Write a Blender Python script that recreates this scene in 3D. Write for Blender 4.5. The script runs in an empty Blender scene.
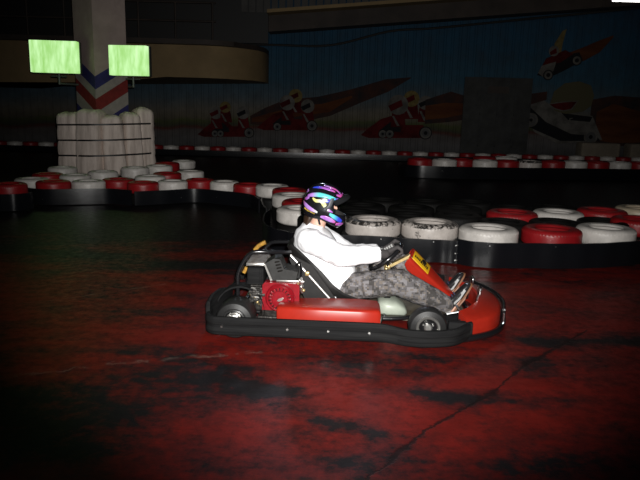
import bpy, bmesh, math, random
from mathutils import Vector, Matrix, noise as mnoise

random.seed(4)
scn = bpy.context.scene
COL = scn.collection
PI = math.pi
V = Vector

# ------------------------------------------------------------------ materials
def mat(name, color, rough=.5, metal=0., spec=.5, coat=0., vary=0., vscale=8., bump=0., bscale=40.,
        emit=None, estr=0., color2=None, trans=0., stretch=None):
    m = bpy.data.materials.new(name); m.use_nodes = True
    nt = m.node_tree; b = nt.nodes['Principled BSDF']
    b.inputs['Base Color'].default_value = (*color, 1)
    b.inputs['Roughness'].default_value = rough
    b.inputs['Metallic'].default_value = metal
    b.inputs['Specular IOR Level'].default_value = spec
    b.inputs['Coat Weight'].default_value = coat
    b.inputs['Coat Roughness'].default_value = .1
    b.inputs['Transmission Weight'].default_value = trans
    if emit:
        b.inputs['Emission Color'].default_value = (*emit, 1)
        b.inputs['Emission Strength'].default_value = estr
    tc = nt.nodes.new('ShaderNodeTexCoord')
    src = tc.outputs['Object']
    if stretch:
        mp = nt.nodes.new('ShaderNodeMapping'); mp.inputs['Scale'].default_value = stretch
        nt.links.new(src, mp.inputs['Vector']); src = mp.outputs['Vector']
    if vary > 0 or color2:
        n = nt.nodes.new('ShaderNodeTexNoise'); n.inputs['Scale'].default_value = vscale
        n.inputs['Detail'].default_value = 6; n.inputs['Roughness'].default_value = .65
        nt.links.new(src, n.inputs['Vector'])
        r = nt.nodes.new('ShaderNodeValToRGB')
        c2 = color2 or tuple(c * (1 - vary) for c in color)
        r.color_ramp.elements[0].position = .36; r.color_ramp.elements[0].color = (*c2, 1)
        r.color_ramp.elements[1].position = .62; r.color_ramp.elements[1].color = (*color, 1)
        nt.links.new(n.outputs['Fac'], r.inputs['Fac'])
        nt.links.new(r.outputs['Color'], b.inputs['Base Color'])
    if bump > 0:
        n2 = nt.nodes.new('ShaderNodeTexNoise'); n2.inputs['Scale'].default_value = bscale
        n2.inputs['Detail'].default_value = 4
        nt.links.new(src, n2.inputs['Vector'])
        bp = nt.nodes.new('ShaderNodeBump'); bp.inputs['Strength'].default_value = bump
        bp.inputs['Distance'].default_value = .01
        nt.links.new(n2.outputs['Fac'], bp.inputs['Height']); nt.links.new(bp.outputs['Normal'], b.inputs['Normal'])
    return m

def N(nt, typ, **kw):
    n = nt.nodes.new(typ)
    for k, v in kw.items():
        if k == 'op': n.operation = v
        elif k == 'v': 
            for i, x in enumerate(v):
                if x is None: continue
                if hasattr(x, 'is_output'): nt.links.new(x, n.inputs[i])
                else: n.inputs[i].default_value = x
        else: setattr(n, k, v)
    return n
def M_(nt, op, *v, clamp=False):
    n = N(nt, 'ShaderNodeMath', op=op, v=v); n.use_clamp = clamp
    return n.outputs[0]
def ramp(nt, fac, stops, interp='LINEAR'):
    r = nt.nodes.new('ShaderNodeValToRGB'); cr = r.color_ramp; cr.interpolation = interp
    while len(cr.elements) < len(stops): cr.elements.new(.5)
    for e, (p, c) in zip(cr.elements, stops):
        e.position = p; e.color = (*c, 1) if len(c) == 3 else c
    nt.links.new(fac, r.inputs['Fac']); return r.outputs['Color']
def noise_(nt, vec, scale, detail=5, rough=.6):
    n = nt.nodes.new('ShaderNodeTexNoise'); n.inputs['Scale'].default_value = scale
    n.inputs['Detail'].default_value = detail; n.inputs['Roughness'].default_value = rough
    if vec is not None: nt.links.new(vec, n.inputs['Vector'])
    return n.outputs['Fac']
def mixc(nt, f, a, b):
    n = nt.nodes.new('ShaderNodeMix'); n.data_type = 'RGBA'
    for i, x in ((0, f), (6, a), (7, b)):
        if hasattr(x, 'is_output'): nt.links.new(x, n.inputs[i])
        else: n.inputs[i].default_value = x if i == 0 else ((*x, 1) if len(x) == 3 else x)
    return n.outputs[2]

def base(name, rough=.5, spec=.5):
    m = bpy.data.materials.new(name); m.use_nodes = True
    nt = m.node_tree; b = nt.nodes['Principled BSDF']
    b.inputs['Roughness'].default_value = rough; b.inputs['Specular IOR Level'].default_value = spec
    tc = nt.nodes.new('ShaderNodeTexCoord')
    return m, nt, b, tc.outputs['Object']

def seg_dist(nt, X, Y, ax, ay, bx, by):
    """distance from (X,Y) to a segment"""
    dx, dy = bx - ax, by - ay; L2 = dx * dx + dy * dy
    px = M_(nt, 'SUBTRACT', X, ax); py = M_(nt, 'SUBTRACT', Y, ay)
    t = M_(nt, 'DIVIDE', M_(nt, 'ADD', M_(nt, 'MULTIPLY', px, dx), M_(nt, 'MULTIPLY', py, dy)), L2, clamp=True)
    ex = M_(nt, 'SUBTRACT', px, M_(nt, 'MULTIPLY', t, dx)); ey = M_(nt, 'SUBTRACT', py, M_(nt, 'MULTIPLY', t, dy))
    return M_(nt, 'SQRT', M_(nt, 'ADD', M_(nt, 'MULTIPLY', ex, ex), M_(nt, 'MULTIPLY', ey, ey)))

def floor_material():
    m, nt, b, oc = base('red_painted_concrete', .45, .11)
    sep = nt.nodes.new('ShaderNodeSeparateXYZ'); nt.links.new(oc, sep.inputs[0])
    X, Y = sep.outputs[0], sep.outputs[1]
    wob = M_(nt, 'MULTIPLY', M_(nt, 'SUBTRACT', noise_(nt, oc, 3.2, 8, .75), .5), .5)
    wob2 = M_(nt, 'MULTIPLY', M_(nt, 'SUBTRACT', noise_(nt, oc, 9., 5, .75), .5), .14)
    Xw = M_(nt, 'ADD', X, M_(nt, 'ADD', wob, wob2)); Yw = M_(nt, 'SUBTRACT', Y, wob2)
    # rubber stains stretched along the driving line
    mp = nt.nodes.new('ShaderNodeMapping'); mp.inputs['Scale'].default_value = (.55, 1.3, 1); mp.inputs['Location'].default_value = (3.1, 1.7, 0)
    nt.links.new(oc, mp.inputs['Vector'])
    n1 = noise_(nt, mp.outputs[0], 2.0, 9, .72)
    n2 = noise_(nt, oc, 14., 6, .75)
    st = M_(nt, 'ADD', n1, M_(nt, 'MULTIPLY', M_(nt, 'SUBTRACT', n2, .5), .55))
    # worn-through rubbered patches
    def patch(ax, ay, bx, by, w):
        d = seg_dist(nt, Xw, Yw, ax, ay, bx, by)
        return M_(nt, 'SUBTRACT', 1., M_(nt, 'DIVIDE', d, w), clamp=True)
    p = patch(-1.75, 2.85, -.55, 3.2, .34)
    p = M_(nt, 'MAXIMUM', p, patch(-.5, 3.15, -.2, 3.02, .2))
    p = M_(nt, 'MAXIMUM', p, patch(-1.9, 2.2, -1.05, 2.7, .4))
    p = M_(nt, 'MAXIMUM', p, patch(.0, 2.75, .3, 2.65, .1))
    p = M_(nt, 'MAXIMUM', p, patch(.55, 3.1, .8, 3.0, .12))
    p = M_(nt, 'MAXIMUM', p, patch(-3.4, 6.2, -.6, 5.6, .45))
    p = M_(nt, 'MAXIMUM', p, patch(-4.5, 7.6, -.9, 7.4, .8))
    p = M_(nt, 'MAXIMUM', p, patch(1.5, 3.9, 2.2, 4.0, .2))
    st = M_(nt, 'ADD', st, M_(nt, 'MULTIPLY', p, .20))
    far = M_(nt, 'MULTIPLY', M_(nt, 'SUBTRACT', Y, 5.9), .40, clamp=True)  # floor colour darkens with distance: flash falloff painted in, beside the real stains
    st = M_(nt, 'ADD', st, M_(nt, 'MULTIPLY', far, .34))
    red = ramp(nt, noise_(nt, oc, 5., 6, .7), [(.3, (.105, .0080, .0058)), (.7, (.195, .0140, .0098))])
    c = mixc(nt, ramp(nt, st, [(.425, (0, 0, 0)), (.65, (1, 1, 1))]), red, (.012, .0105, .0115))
    # pale scuffed joint line
    d = seg_dist(nt, Xw, Yw, -1.75, 3.1, -1.3, 3.32)
    d = M_(nt, 'MINIMUM', d, seg_dist(nt, Xw, Yw, -1.3, 3.32, -.35, 3.6))
    d = M_(nt, 'MINIMUM', d, seg_dist(nt, X, Yw, -2.05, 4.5, -1.3, 5.05))
    ln = M_(nt, 'MULTIPLY', M_(nt, 'SUBTRACT', 1., M_(nt, 'DIVIDE', d, .02), clamp=True), ramp(nt, noise_(nt, oc, 7., 5, .7), [(.45, (0, 0, 0)), (.62, (1, 1, 1))]))
    c = mixc(nt, M_(nt, 'MULTIPLY', ln, .5), c, (.30, .20, .16))
    # the long crack
    cr = None
    pts = [(.12, 2.12), (.21, 2.26), (.52, 2.68), (.93, 3.08), (1.25, 3.5), (1.6, 3.85), (1.9, 4.16)]
    for (ax, ay), (bx, by) in zip(pts, pts[1:]):
        q = seg_dist(nt, M_(nt, 'ADD', X, M_(nt, 'MULTIPLY', wob2, .8)), Y, ax, ay, bx, by)
        cr = q if cr is None else M_(nt, 'MINIMUM', cr, q)
    wide = M_(nt, 'ADD', .0055, M_(nt, 'MULTIPLY', M_(nt, 'SUBTRACT', noise_(nt, oc, 6., 3), .48, clamp=True), .10))
    ck = M_(nt, 'SUBTRACT', 1.6, M_(nt, 'DIVIDE', cr, wide), clamp=True)
    c = mixc(nt, M_(nt, 'MULTIPLY', ck, .9), c, (.010, .006, .006))
    nt.links.new(c, b.inputs['Base Color'])
    rg = ramp(nt, n2, [(.3, (.34,) * 3), (.7, (.55,) * 3)]); nt.links.new(rg, b.inputs['Roughness'])
    bp = nt.nodes.new('ShaderNodeBump'); bp.inputs['Strength'].default_value = .22; bp.inputs['Distance'].default_value = .005
    h = M_(nt, 'SUBTRACT', M_(nt, 'MULTIPLY', noise_(nt, oc, 22., 6, .7), .6), M_(nt, 'MULTIPLY', ck, 1.5))
    nt.links.new(h, bp.inputs['Height']); nt.links.new(bp.outputs[0], b.inputs['Normal'])
    return m

def mural_wall_material():
    m, nt, b, oc = base('painted_corrugated_wall', .75, .2)
    sep = nt.nodes.new('ShaderNodeSeparateXYZ'); nt.links.new(oc, sep.inputs[0])
    X, Z = sep.outputs[0], sep.outputs[2]
    zz = M_(nt, 'ADD', Z, M_(nt, 'MULTIPLY', M_(nt, 'SUBTRACT', noise_(nt, oc, .35, 4), .5), .55))
    zz = M_(nt, 'SUBTRACT', zz, M_(nt, 'MULTIPLY', X, .012))
    c = ramp(nt, M_(nt, 'DIVIDE', zz, 6.), [
        (0., (.05, .05, .052)), (.085, (.11, .105, .105)), (.135, (.10, .085, .08)), (.15, (.09, .025, .018)), (.165, (.05, .05, .03)),
        (.19, (.075, .085, .03)), (.205, (.12, .105, .07)), (.25, (.15, .135, .11)), (.32, (.075, .105, .125)), (.42, (.03, .085, .13)),
        (.6, (.018, .07, .125)), (.9, (.014, .055, .105))])
    n = noise_(nt, oc, 1.6, 7, .7)
    c = mixc(nt, M_(nt, 'MULTIPLY', M_(nt, 'SUBTRACT', n, .38, clamp=True), 1.6), c, (.03, .03, .03))
    nt.links.new(c, b.inputs['Base Color'])
    return m

def worn_tyre_material(name, paint, dark, thr, shoulder=0.):
    m, nt, b, oc = base(name, .42, .45)
    oi = nt.nodes.new('ShaderNodeObjectInfo')
    ad = N(nt, 'ShaderNodeVectorMath', op='ADD'); nt.links.new(oc, ad.inputs[0])
    cmb = nt.nodes.new('ShaderNodeCombineXYZ'); k = M_(nt, 'MULTIPLY', oi.outputs['Random'], 37.)
    nt.links.new(k, cmb.inputs[0]); nt.links.new(k, cmb.inputs[1]); nt.links.new(cmb.outputs[0], ad.inputs[1])
    v = ad.outputs[0]
    n = M_(nt, 'ADD', M_(nt, 'MULTIPLY', noise_(nt, v, 26., 6, .75), .6), M_(nt, 'MULTIPLY', noise_(nt, v, 5., 4, .6), .4))
    if shoulder:
        sep = nt.nodes.new('ShaderNodeSeparateXYZ'); nt.links.new(oc, sep.inputs[0])
        rr = M_(nt, 'SQRT', M_(nt, 'ADD', M_(nt, 'MULTIPLY', sep.outputs[0], sep.outputs[0]), M_(nt, 'MULTIPLY', sep.outputs[1], sep.outputs[1])))
        s = M_(nt, 'MULTIPLY', M_(nt, 'GREATER_THAN', rr, .225), M_(nt, 'GREATER_THAN', sep.outputs[2], .052))
        n = M_(nt, 'ADD', n, M_(nt, 'MULTIPLY', s, shoulder))
    f = ramp(nt, n, [(thr, (0, 0, 0)), (thr + .06, (1, 1, 1))])
    sub = ramp(nt, noise_(nt, v, 9., 5), [(.3, tuple(x * .72 for x in paint)), (.65, paint)])
    c = mixc(nt, f, sub, dark)
    nt.links.new(c, b.inputs['Base Color'])
    bp = nt.nodes.new('ShaderNodeBump'); bp.inputs['Strength'].default_value = .3; bp.inputs['Distance'].default_value = .004
    nt.links.new(n, bp.inputs['Height']); nt.links.new(bp.outputs[0], b.inputs['Normal'])
    return m

def camo_material():
    m, nt, b, oc = base('pixel_camouflage_cloth', .9, .1)
    sn = N(nt, 'ShaderNodeVectorMath', op='SNAP'); nt.links.new(oc, sn.inputs[0]); sn.inputs[1].default_value = (.012, .012, .012)
    a = noise_(nt, sn.outputs[0], 15., 3, .6); a2 = noise_(nt, sn.outputs[0], 30., 2, .5)
    f = M_(nt, 'ADD', M_(nt, 'MULTIPLY', a, .7), M_(nt, 'MULTIPLY', a2, .3))
    c = ramp(nt, f, [(0, (.055, .051, .049)), (.44, (.104, .098, .100)), (.505, (.150, .131, .116)), (.545, (.185, .176, .182))], 'CONSTANT')
    nt.links.new(c, b.inputs['Base Color'])
    bp = nt.nodes.new('ShaderNodeBump'); bp.inputs['Strength'].default_value = .5; bp.inputs['Distance'].default_value = .02
    nt.links.new(noise_(nt, oc, 11., 3), bp.inputs['Height']); nt.links.new(bp.outputs[0], b.inputs['Normal'])
    return m

def attr_material(name, rough=.25, coat=.6):
    m = bpy.data.materials.new(name); m.use_nodes = True; nt = m.node_tree; b = nt.nodes['Principled BSDF']
    a = nt.nodes.new('ShaderNodeAttribute'); a.attribute_name = 'paint'
    nt.links.new(a.outputs['Color'], b.inputs['Base Color']); b.inputs['Roughness'].default_value = rough
    b.inputs['Coat Weight'].default_value = coat
    return m

def lens_material():
    m, nt, b, oc = base('green_lit_lens', .4, .3)
    b.inputs['Base Color'].default_value = (.4, .6, .3, 1)
    mp = nt.nodes.new('ShaderNodeMapping'); mp.inputs['Scale'].default_value = (5., .3, 1.1); nt.links.new(oc, mp.inputs['Vector'])
    n = noise_(nt, mp.outputs[0], 1.6, 3)
    nt.links.new(ramp(nt, n, [(.3, (.22, .50, .09)), (.7, (.55, .86, .42))]), b.inputs['Emission Color']); b.inputs['Emission Strength'].default_value = 1.15
    return m

MT = dict(
    floor=floor_material(), mural=mural_wall_material(),
    wall=mat('dark_grey_wall_paint', (.05, .045, .04), .85, vary=.4, vscale=.6),
    ceiling=mat('sooty_ceiling_paint', (.03, .026, .023), .9, vary=.4, vscale=.7),
    beige=mat('beige_panel_paint', (.26, .18, .085), .8, vary=.25, vscale=.8),
    beam=mat('dark_steel_beam', (.045, .032, .025), .7, vary=.5, vscale=1.2),
    slat=mat('pale_corrugated_sheet', (.07, .066, .062), .7, vary=.3, vscale=2.),
    door=mat('grey_door_metal', (.055, .056, .055), .75, spec=.15, vary=.35, vscale=2.5),
    black_pl=mat('scuffed_black_plastic', (.0075, .0075, .008), .75, spec=.10, bump=.5, bscale=12, color2=(.014, .014, .014), vscale=9, stretch=(.25, 1, 6)),
    band=mat('black_rubber_belt', (.005, .0055, .007), .24, spec=.4, bump=.12, bscale=4.),
    bolt=mat('zinc_bolt', (.6, .6, .58), .3, metal=1.),
    red_pl=mat('red_plastic', (.33, .018, .009), .33, spec=.35, vary=.12, vscale=14),
    red_dirty=mat('scuffed_red_plastic', (.42, .022, .014), .42, color2=(.18, .012, .01), vscale=9),
    red_paint=mat('red_engine_paint', (.24, .007, .013), .32, spec=.3, coat=.15, vary=.3, vscale=30),
    engine=mat('oily_cast_metal', (.06, .055, .05), .5, metal=.6, vary=.6, vscale=30, bump=.4, bscale=60),
    shroud=mat('grey_shroud_plastic', (.030, .030, .029), .55, spec=.2, vary=.3, vscale=20),
    alu=mat('brushed_aluminium', (.62, .61, .58), .33, metal=.9, vary=.25, vscale=25),
    dusty=mat('dusty_tank_paint', (.15, .13, .12), .5, color2=(.33, .30, .27), vscale=22),
    tube=mat('black_enamel_tube', (.008, .008, .009), .25, coat=.3),
    chrome=mat('chromed_steel', (.7, .7, .7), .2, metal=1.),
    brass=mat('gold_zinc_plate', (.62, .47, .22), .35, metal=.7, vary=.3, vscale=30),
    rubber=mat('kart_tyre_rubber', (.013, .013, .013), .5, spec=.35, bump=.1, bscale=120),
    seat=mat('dark_fibreglass_seat', (.015, .0145, .014), .5, spec=.25, vary=.3, vscale=20),
    tray=mat('worn_floor_tray', (.20, .17, .12), .45, metal=.4, vary=.5, vscale=14),
    tank=mat('milky_plastic', (.38, .42, .35), .45, vary=.15, vscale=12),
    yellow=mat('yellow_sticker', (.62, .36, .010), .4),
    ink=mat('black_print', (.008, .007, .006), .7, spec=.1),
    yband=mat('yellow_strap', (.46, .25, .03), .6, color2=(.25, .12, .02), vscale=40),
    shirt=mat('white_cotton', (.86, .86, .88), .85, spec=.1, bump=.35, bscale=16),
    camo=camo_material(),
    skin=mat('skin', (.62, .36, .27), .55, vary=.08, vscale=20),
    hair=mat('brown_hair', (.035, .018, .010), .5, bump=.5, bscale=90, stretch=(1, 1, .2)),
    eye_w=mat('eye_white', (.8, .8, .78), .2), lips=mat('lip_skin', (.45, .17, .14), .5),
    hshell=mat('gloss_black_helmet', (.007, .007, .009), .2, coat=.25),
    peak=mat('dark_grey_peak', (.008, .0085, .0095), .6, spec=.12),
    pivot=mat('grey_pivot_cap', (.045, .047, .054), .45, spec=.3),
    stripe=attr_material('iridescent_stripe_paint'),
    hmesh=mat('helmet_lining', (.012, .012, .012), .9),
    gold_txt=mat('gold_script_paint', (.55, .36, .04), .4),
    glove=mat('dark_glove_cloth', (.045, .040, .040), .8), glove_l=mat('grey_glove_panel', (.30, .30, .29), .75),
    shoe=mat('black_patent_shoe', (.016, .016, .017), .25), shoe_s=mat('silver_shoe_panel', (.36, .36, .355), .3, metal=.3),
    sole=mat('tan_shoe_sole', (.17, .075, .035), .6), sock=mat('blue_lace', (.04, .045, .10), .7),
    concrete=mat('pillar_paint', (.40, .31, .285), .8, vary=.18, vscale=3),
    blue=mat('blue_chevron_paint', (.03, .028, .14), .8, vary=.3), redc=mat('red_chevron_paint', (.22, .02, .016), .8, vary=.3), whitec=mat('white_chevron_paint', (.33, .30, .27), .8, vary=.2),
    bale=mat('white_woven_wrap', (.82, .71, .63), .75, color2=(.55, .46, .40), vscale=5., bump=.6, bscale=14, stretch=(1.6, 1.6, .25)),
    strap=mat('black_strap', (.012, .012, .013), .5),
    housing=mat('grey_lamp_housing', (.06, .065, .06), .5),
    lens=lens_material(),
    tube_on=mat('lit_fluorescent_tube', (.9, .9, .9), .4, emit=(1., .96, .9), estr=6.),
    foam=mat('cream_foam_block', (.22, .185, .14), .85, vary=.25, vscale=3, bump=.3, bscale=8),
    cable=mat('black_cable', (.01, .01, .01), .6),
)
MT['t_white'] = worn_tyre_material('white_painted_tyre', (.64, .605, .565), (.10, .09, .08), .655)
MT['t_dirty'] = worn_tyre_material('worn_white_tyre', (.55, .50, .46), (.022, .02, .018), .575, .125)
MT['t_tan'] = worn_tyre_material('yellowed_white_tyre', (.55, .46, .33), (.12, .09, .07), .64)
MT['t_red'] = worn_tyre_material('red_painted_tyre', (.28, .008, .011), (.04, .006, .006), .655)
MT['t_redw'] = worn_tyre_material('red_tyre_with_white_wear', (.29, .010, .013), (.48, .36, .34), .60)
MT['t_black'] = worn_tyre_material('unpainted_black_tyre', (.007, .0068, .0065), (.016, .0145, .013), .66)
MT['t_black'].node_tree.nodes['Principled BSDF'].inputs['Specular IOR Level'].default_value = .15
MT['t_black'].node_tree.nodes['Principled BSDF'].inputs['Roughness'].default_value = .6

# ------------------------------------------------------------------ mesh helpers
def link(o, parent=None):
    COL.objects.link(o)
    if parent: o.parent = parent
    return o
def finish(bm, name, m, parent=None, loc=(0, 0, 0), rot=(0, 0, 0), angle=35, smooth=True, normals=True):
    if normals: bmesh.ops.recalc_face_normals(bm, faces=bm.faces)
    me = bpy.data.meshes.new(name); bm.to_mesh(me); bm.free()
    for p in me.polygons: p.use_smooth = smooth
    if smooth: me.set_sharp_from_angle(angle=math.radians(angle))
    for mm in (m if isinstance(m, (list, tuple)) else [m]): me.materials.append(mm)
    o = bpy.data.objects.new(name, me); o.location = loc; o.rotation_euler = rot
    return link(o, parent)
def BM(): return bmesh.new()
def box(bm, c, s, bev=0., rot=None, mi=0, segs=2):
    b2 = bmesh.new(); bmesh.ops.create_cube(b2, size=1)
    for v in b2.verts: v.co = V((v.co.x * s[0], v.co.y * s[1], v.co.z * s[2]))
    if bev: bmesh.ops.bevel(b2, geom=b2.edges[:], offset=bev, segments=segs, affect='EDGES', profile=.5)
    merge(bm, b2, (Matrix.Translation(c) @ (rot.to_4x4() if rot else Matrix())), mi)
def merge(bm, b2, mtx=None, mi=0):
    mp = {}
    for v in b2.verts: mp[v] = bm.verts.new(mtx @ v.co if mtx else v.co)
    for f in b2.faces:
        try:
            g = bm.faces.new([mp[v] for v in f.verts]); g.material_index = mi
        except ValueError: pass
    b2.free()
def loft(bm, rings, cap=True, closed=False, mi=0, wrap=True):
    R = [[bm.verts.new(p) for p in r] for r in rings]; n = len(R[0])
    pairs = list(zip(R, R[1:])) + ([(R[-1], R[0])] if closed else [])
    for a, b in pairs:
        for i in range(n if wrap else n - 1):
            f = bm.faces.new((a[i], a[(i + 1) % n], b[(i + 1) % n], b[i])); f.material_index = mi
    if cap and not closed and wrap:
        bm.faces.new(R[0][::-1]).material_index = mi; bm.faces.new(R[-1]).material_index = mi
    return R
def smooth_path(pts, sub=6, closed=False):
    pts = [V(p) for p in pts]; n = len(pts); out = []
    for i in range(n if closed else n - 1):
        p1, p2 = pts[i], pts[(i + 1) % n]
        p0 = pts[i - 1] if (i > 0 or closed) else p1; p3 = pts[(i + 2) % n] if (i + 2 < n or closed) else p2
        for k in range(sub):
            t = k / sub
            out.append(.5 * ((2 * p1) + (p2 - p0) * t + (2 * p0 - 5 * p1 + 4 * p2 - p3) * t * t + (3 * p1 - p0 - 3 * p2 + p3) * t ** 3))
    if not closed: out.append(pts[-1])
    return out
def frames(pts, closed=False):
    n = len(pts); T = []
    for i in range(n):
        a = pts[i - 1] if (i > 0 or closed) else pts[i]; b = pts[(i + 1) % n] if (i + 1 < n or closed) else pts[i]
        T.append((b - a).normalized())
    u = T[0].cross(V((0, 0, 1)))
    if u.length < .1: u = T[0].cross(V((0, 1, 0)))
    u.normalize(); F = []
    for t in T:
        u = (u - t * u.dot(t)).normalized(); F.append((u.copy(), t.cross(u)))
    return F
def tube(bm, pts, r, segs=12, closed=False, mi=0, smooth=0):
    pts = smooth_path(pts, smooth, closed) if smooth else [V(p) for p in pts]
    F = frames(pts, closed); rr = r if isinstance(r, (list, tuple)) else None
    rings = []
    for i, (p, (a, b)) in enumerate(zip(pts, F)):
        q = (rr[0] + (rr[1] - rr[0]) * i / (len(pts) - 1)) if rr else r
        rings.append([p + q * (math.cos(t) * a + math.sin(t) * b) for t in [2 * PI * k / segs for k in range(segs)]])
    loft(bm, rings, not closed, closed, mi)
def lathe(bm, prof, segs=40, axis='Z', c=(0, 0, 0), closed=False, cap=False, mi=0):
    rings = []
    for k in range(segs):
        t = 2 * PI * k / segs; r = []
        for (q, h) in prof:
            x, y = q * math.cos(t), q * math.sin(t)
            p = {'Z': (x, y, h), 'Y': (x, h, y), 'X': (h, x, y)}[axis]
            r.append(V(p) + V(c))
        rings.append(r)
    R = [[bm.verts.new(p) for p in r] for r in rings]; n = len(prof)
    for i in range(segs):
        a, b = R[i], R[(i + 1) % segs]
        for j in range(n if closed else n - 1):
            bm.faces.new((a[j], a[(j + 1) % n], b[(j + 1) % n], b[j])).material_index = mi
    if cap and not closed:
        bm.faces.new([r[0] for r in R]).material_index = mi; bm.faces.new([r[-1] for r in R]).material_index = mi
def cyl(bm, a, b, r, segs=16, r2=None, mi=0): tube(bm, [a, b], (r, r if r2 is None else r2), segs, mi=mi)
def prism(bm, poly, h0, h1, plane='XZ', mi=0):
    def P(u, v, h): return {'XZ': (u, h, v), 'XY': (u, v, h), 'YZ': (h, u, v)}[plane]
    loft(bm, [[V(P(u, v, h)) for u, v in poly] for h in (h0, h1)], mi=mi)
def bevel_all(bm, off, segs=2, ang=25):
    es = [e for e in bm.edges if len(e.link_faces) == 2 and e.calc_face_angle(0) > math.radians(ang)]
    bmesh.ops.recalc_face_normals(bm, faces=bm.faces)
    bmesh.ops.bevel(bm, geom=es, offset=off, segments=segs, affect='EDGES', profile=.5)
def sphere(bm, c, r, segs=16, s=(1, 1, 1), mi=0):
    b2 = bmesh.new(); bmesh.ops.create_uvsphere(b2, u_segments=segs, v_segments=max(6, segs // 2), radius=r)
    merge(bm, b2, Matrix.Translation(c) @ Matrix.Diagonal((*s, 1)), mi)
def capsule(bm, a, b, ra, rb, segs=14):
    """round cone"""
    a, b = V(a), V(b); d = (b - a).normalized()
    u = d.cross(V((0, 0, 1)))
    if u.length < .05: u = d.cross(V((0, 1, 0)))
    u.normalize(); w = d.cross(u); rings = []
    for k in range(1, 5): 
        t = PI / 2 * (1 - k / 4); rings.append((a - d * ra * math.sin(t), ra * math.cos(t)))
    for k in range(0, 4):
        t = PI / 2 * k / 4; rings.append((b + d * rb * math.sin(t), rb * math.cos(t)))
    R = [[p + q * (math.cos(s) * u + math.sin(s) * w) for s in [2 * PI * i / segs for i in range(segs)]] for p, q in rings]
    loft(bm, R)
def remeshed(bm, name, m, parent, voxel, smooth=4, fac=.5):
    bmesh.ops.recalc_face_normals(bm, faces=bm.faces)
    me = bpy.data.meshes.new(name); bm.to_mesh(me); bm.free()
    o = bpy.data.objects.new(name, me); COL.objects.link(o)
    r = o.modifiers.new('r', 'REMESH'); r.mode = 'VOXEL'; r.voxel_size = voxel
    s = o.modifiers.new('s', 'SMOOTH'); s.iterations = smooth; s.factor = fac
    me2 = bpy.data.meshes.new_from_object(o.evaluated_get(bpy.context.evaluated_depsgraph_get()))
    o.modifiers.clear(); o.data = me2; me2.name = name; bpy.data.meshes.remove(me)
    me2.materials.clear()
    for mm in (m if isinstance(m, (list, tuple)) else [m]): me2.materials.append(mm)
    for p in me2.polygons: p.use_smooth = True
    o.parent = parent
    return o
def tag(o, label=None, cat=None, group=None, kind=None):
    if label: o['label'] = label
    if cat: o['category'] = cat
    if group: o['group'] = group
    if kind: o['kind'] = kind
    return o
def empty(name, loc=(0, 0, 0), rz=0., **kw):
    o = bpy.data.objects.new(name, None); o.empty_display_size = .1; o.location = loc; o.rotation_euler = (0, 0, rz)
    link(o); return tag(o, **kw)

# ------------------------------------------------------------------ room shell
XL, XR, YF, YB, ZC = -16., 16., -3., 21.3, 6.6
def slab(name, c, s, m, label, cat, kind='structure', bev=0.):
    bm = BM(); box(bm, (0, 0, 0), s, bev)
    return tag(finish(bm, name, m, loc=c, smooth=bev > 0), label, cat, kind=kind)
bm = BM(); box(bm, ((XL + XR) / 2, (YF + YB) / 2, -.1), (XR - XL + .4, YB - YF + .4, .2))
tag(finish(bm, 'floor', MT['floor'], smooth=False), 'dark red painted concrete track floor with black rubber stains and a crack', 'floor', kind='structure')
slab('ceiling', ((XL + XR) / 2, (YF + YB) / 2, ZC + .1), (XR - XL + .4, YB - YF + .4, .2), MT['ceiling'], 'dark unlit ceiling of the hall', 'ceiling')
slab('wall_left', (XL - .1, (YF + YB) / 2, ZC / 2), (.2, YB - YF + .4, ZC), MT['wall'], 'dark left side wall of the hall', 'wall')
slab('wall_right', (XR + .1, (YF + YB) / 2, ZC / 2), (.2, YB - YF + .4, ZC), MT['wall'], 'dark right side wall of the hall', 'wall')
slab('wall_front', ((XL + XR) / 2, YF - .1, ZC / 2), (XR - XL, .2, ZC), MT['wall'], 'dark wall behind the photographer', 'wall')
# corrugated back wall carrying the mural
bm = BM(); prof = []
x = XL
while x < XR:
    prof += [(x, 0), (x + .14, 0), (x + .16, -.025), (x + .22, -.025), (x + .24, 0)]; x += .25
R = [[bm.verts.new((px, py, z)) for px, py in prof] for z in (0, ZC)]
for i in range(len(prof) - 1): bm.faces.new((R[0][i], R[0][i + 1], R[1][i + 1], R[1][i]))
T = [[bm.verts.new((px, .2, z)) for px in (prof[0][0], prof[-1][0])] for z in (0, ZC)]
bm.faces.new((T[0][0], T[0][1], T[1][1], T[1][0]))
tag(finish(bm, 'wall_back', MT['mural'], loc=(0, YB, 0), smooth=False, normals=False), 'corrugated back wall painted with blue sky, track and cartoon racers', 'wall', kind='structure')

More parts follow.
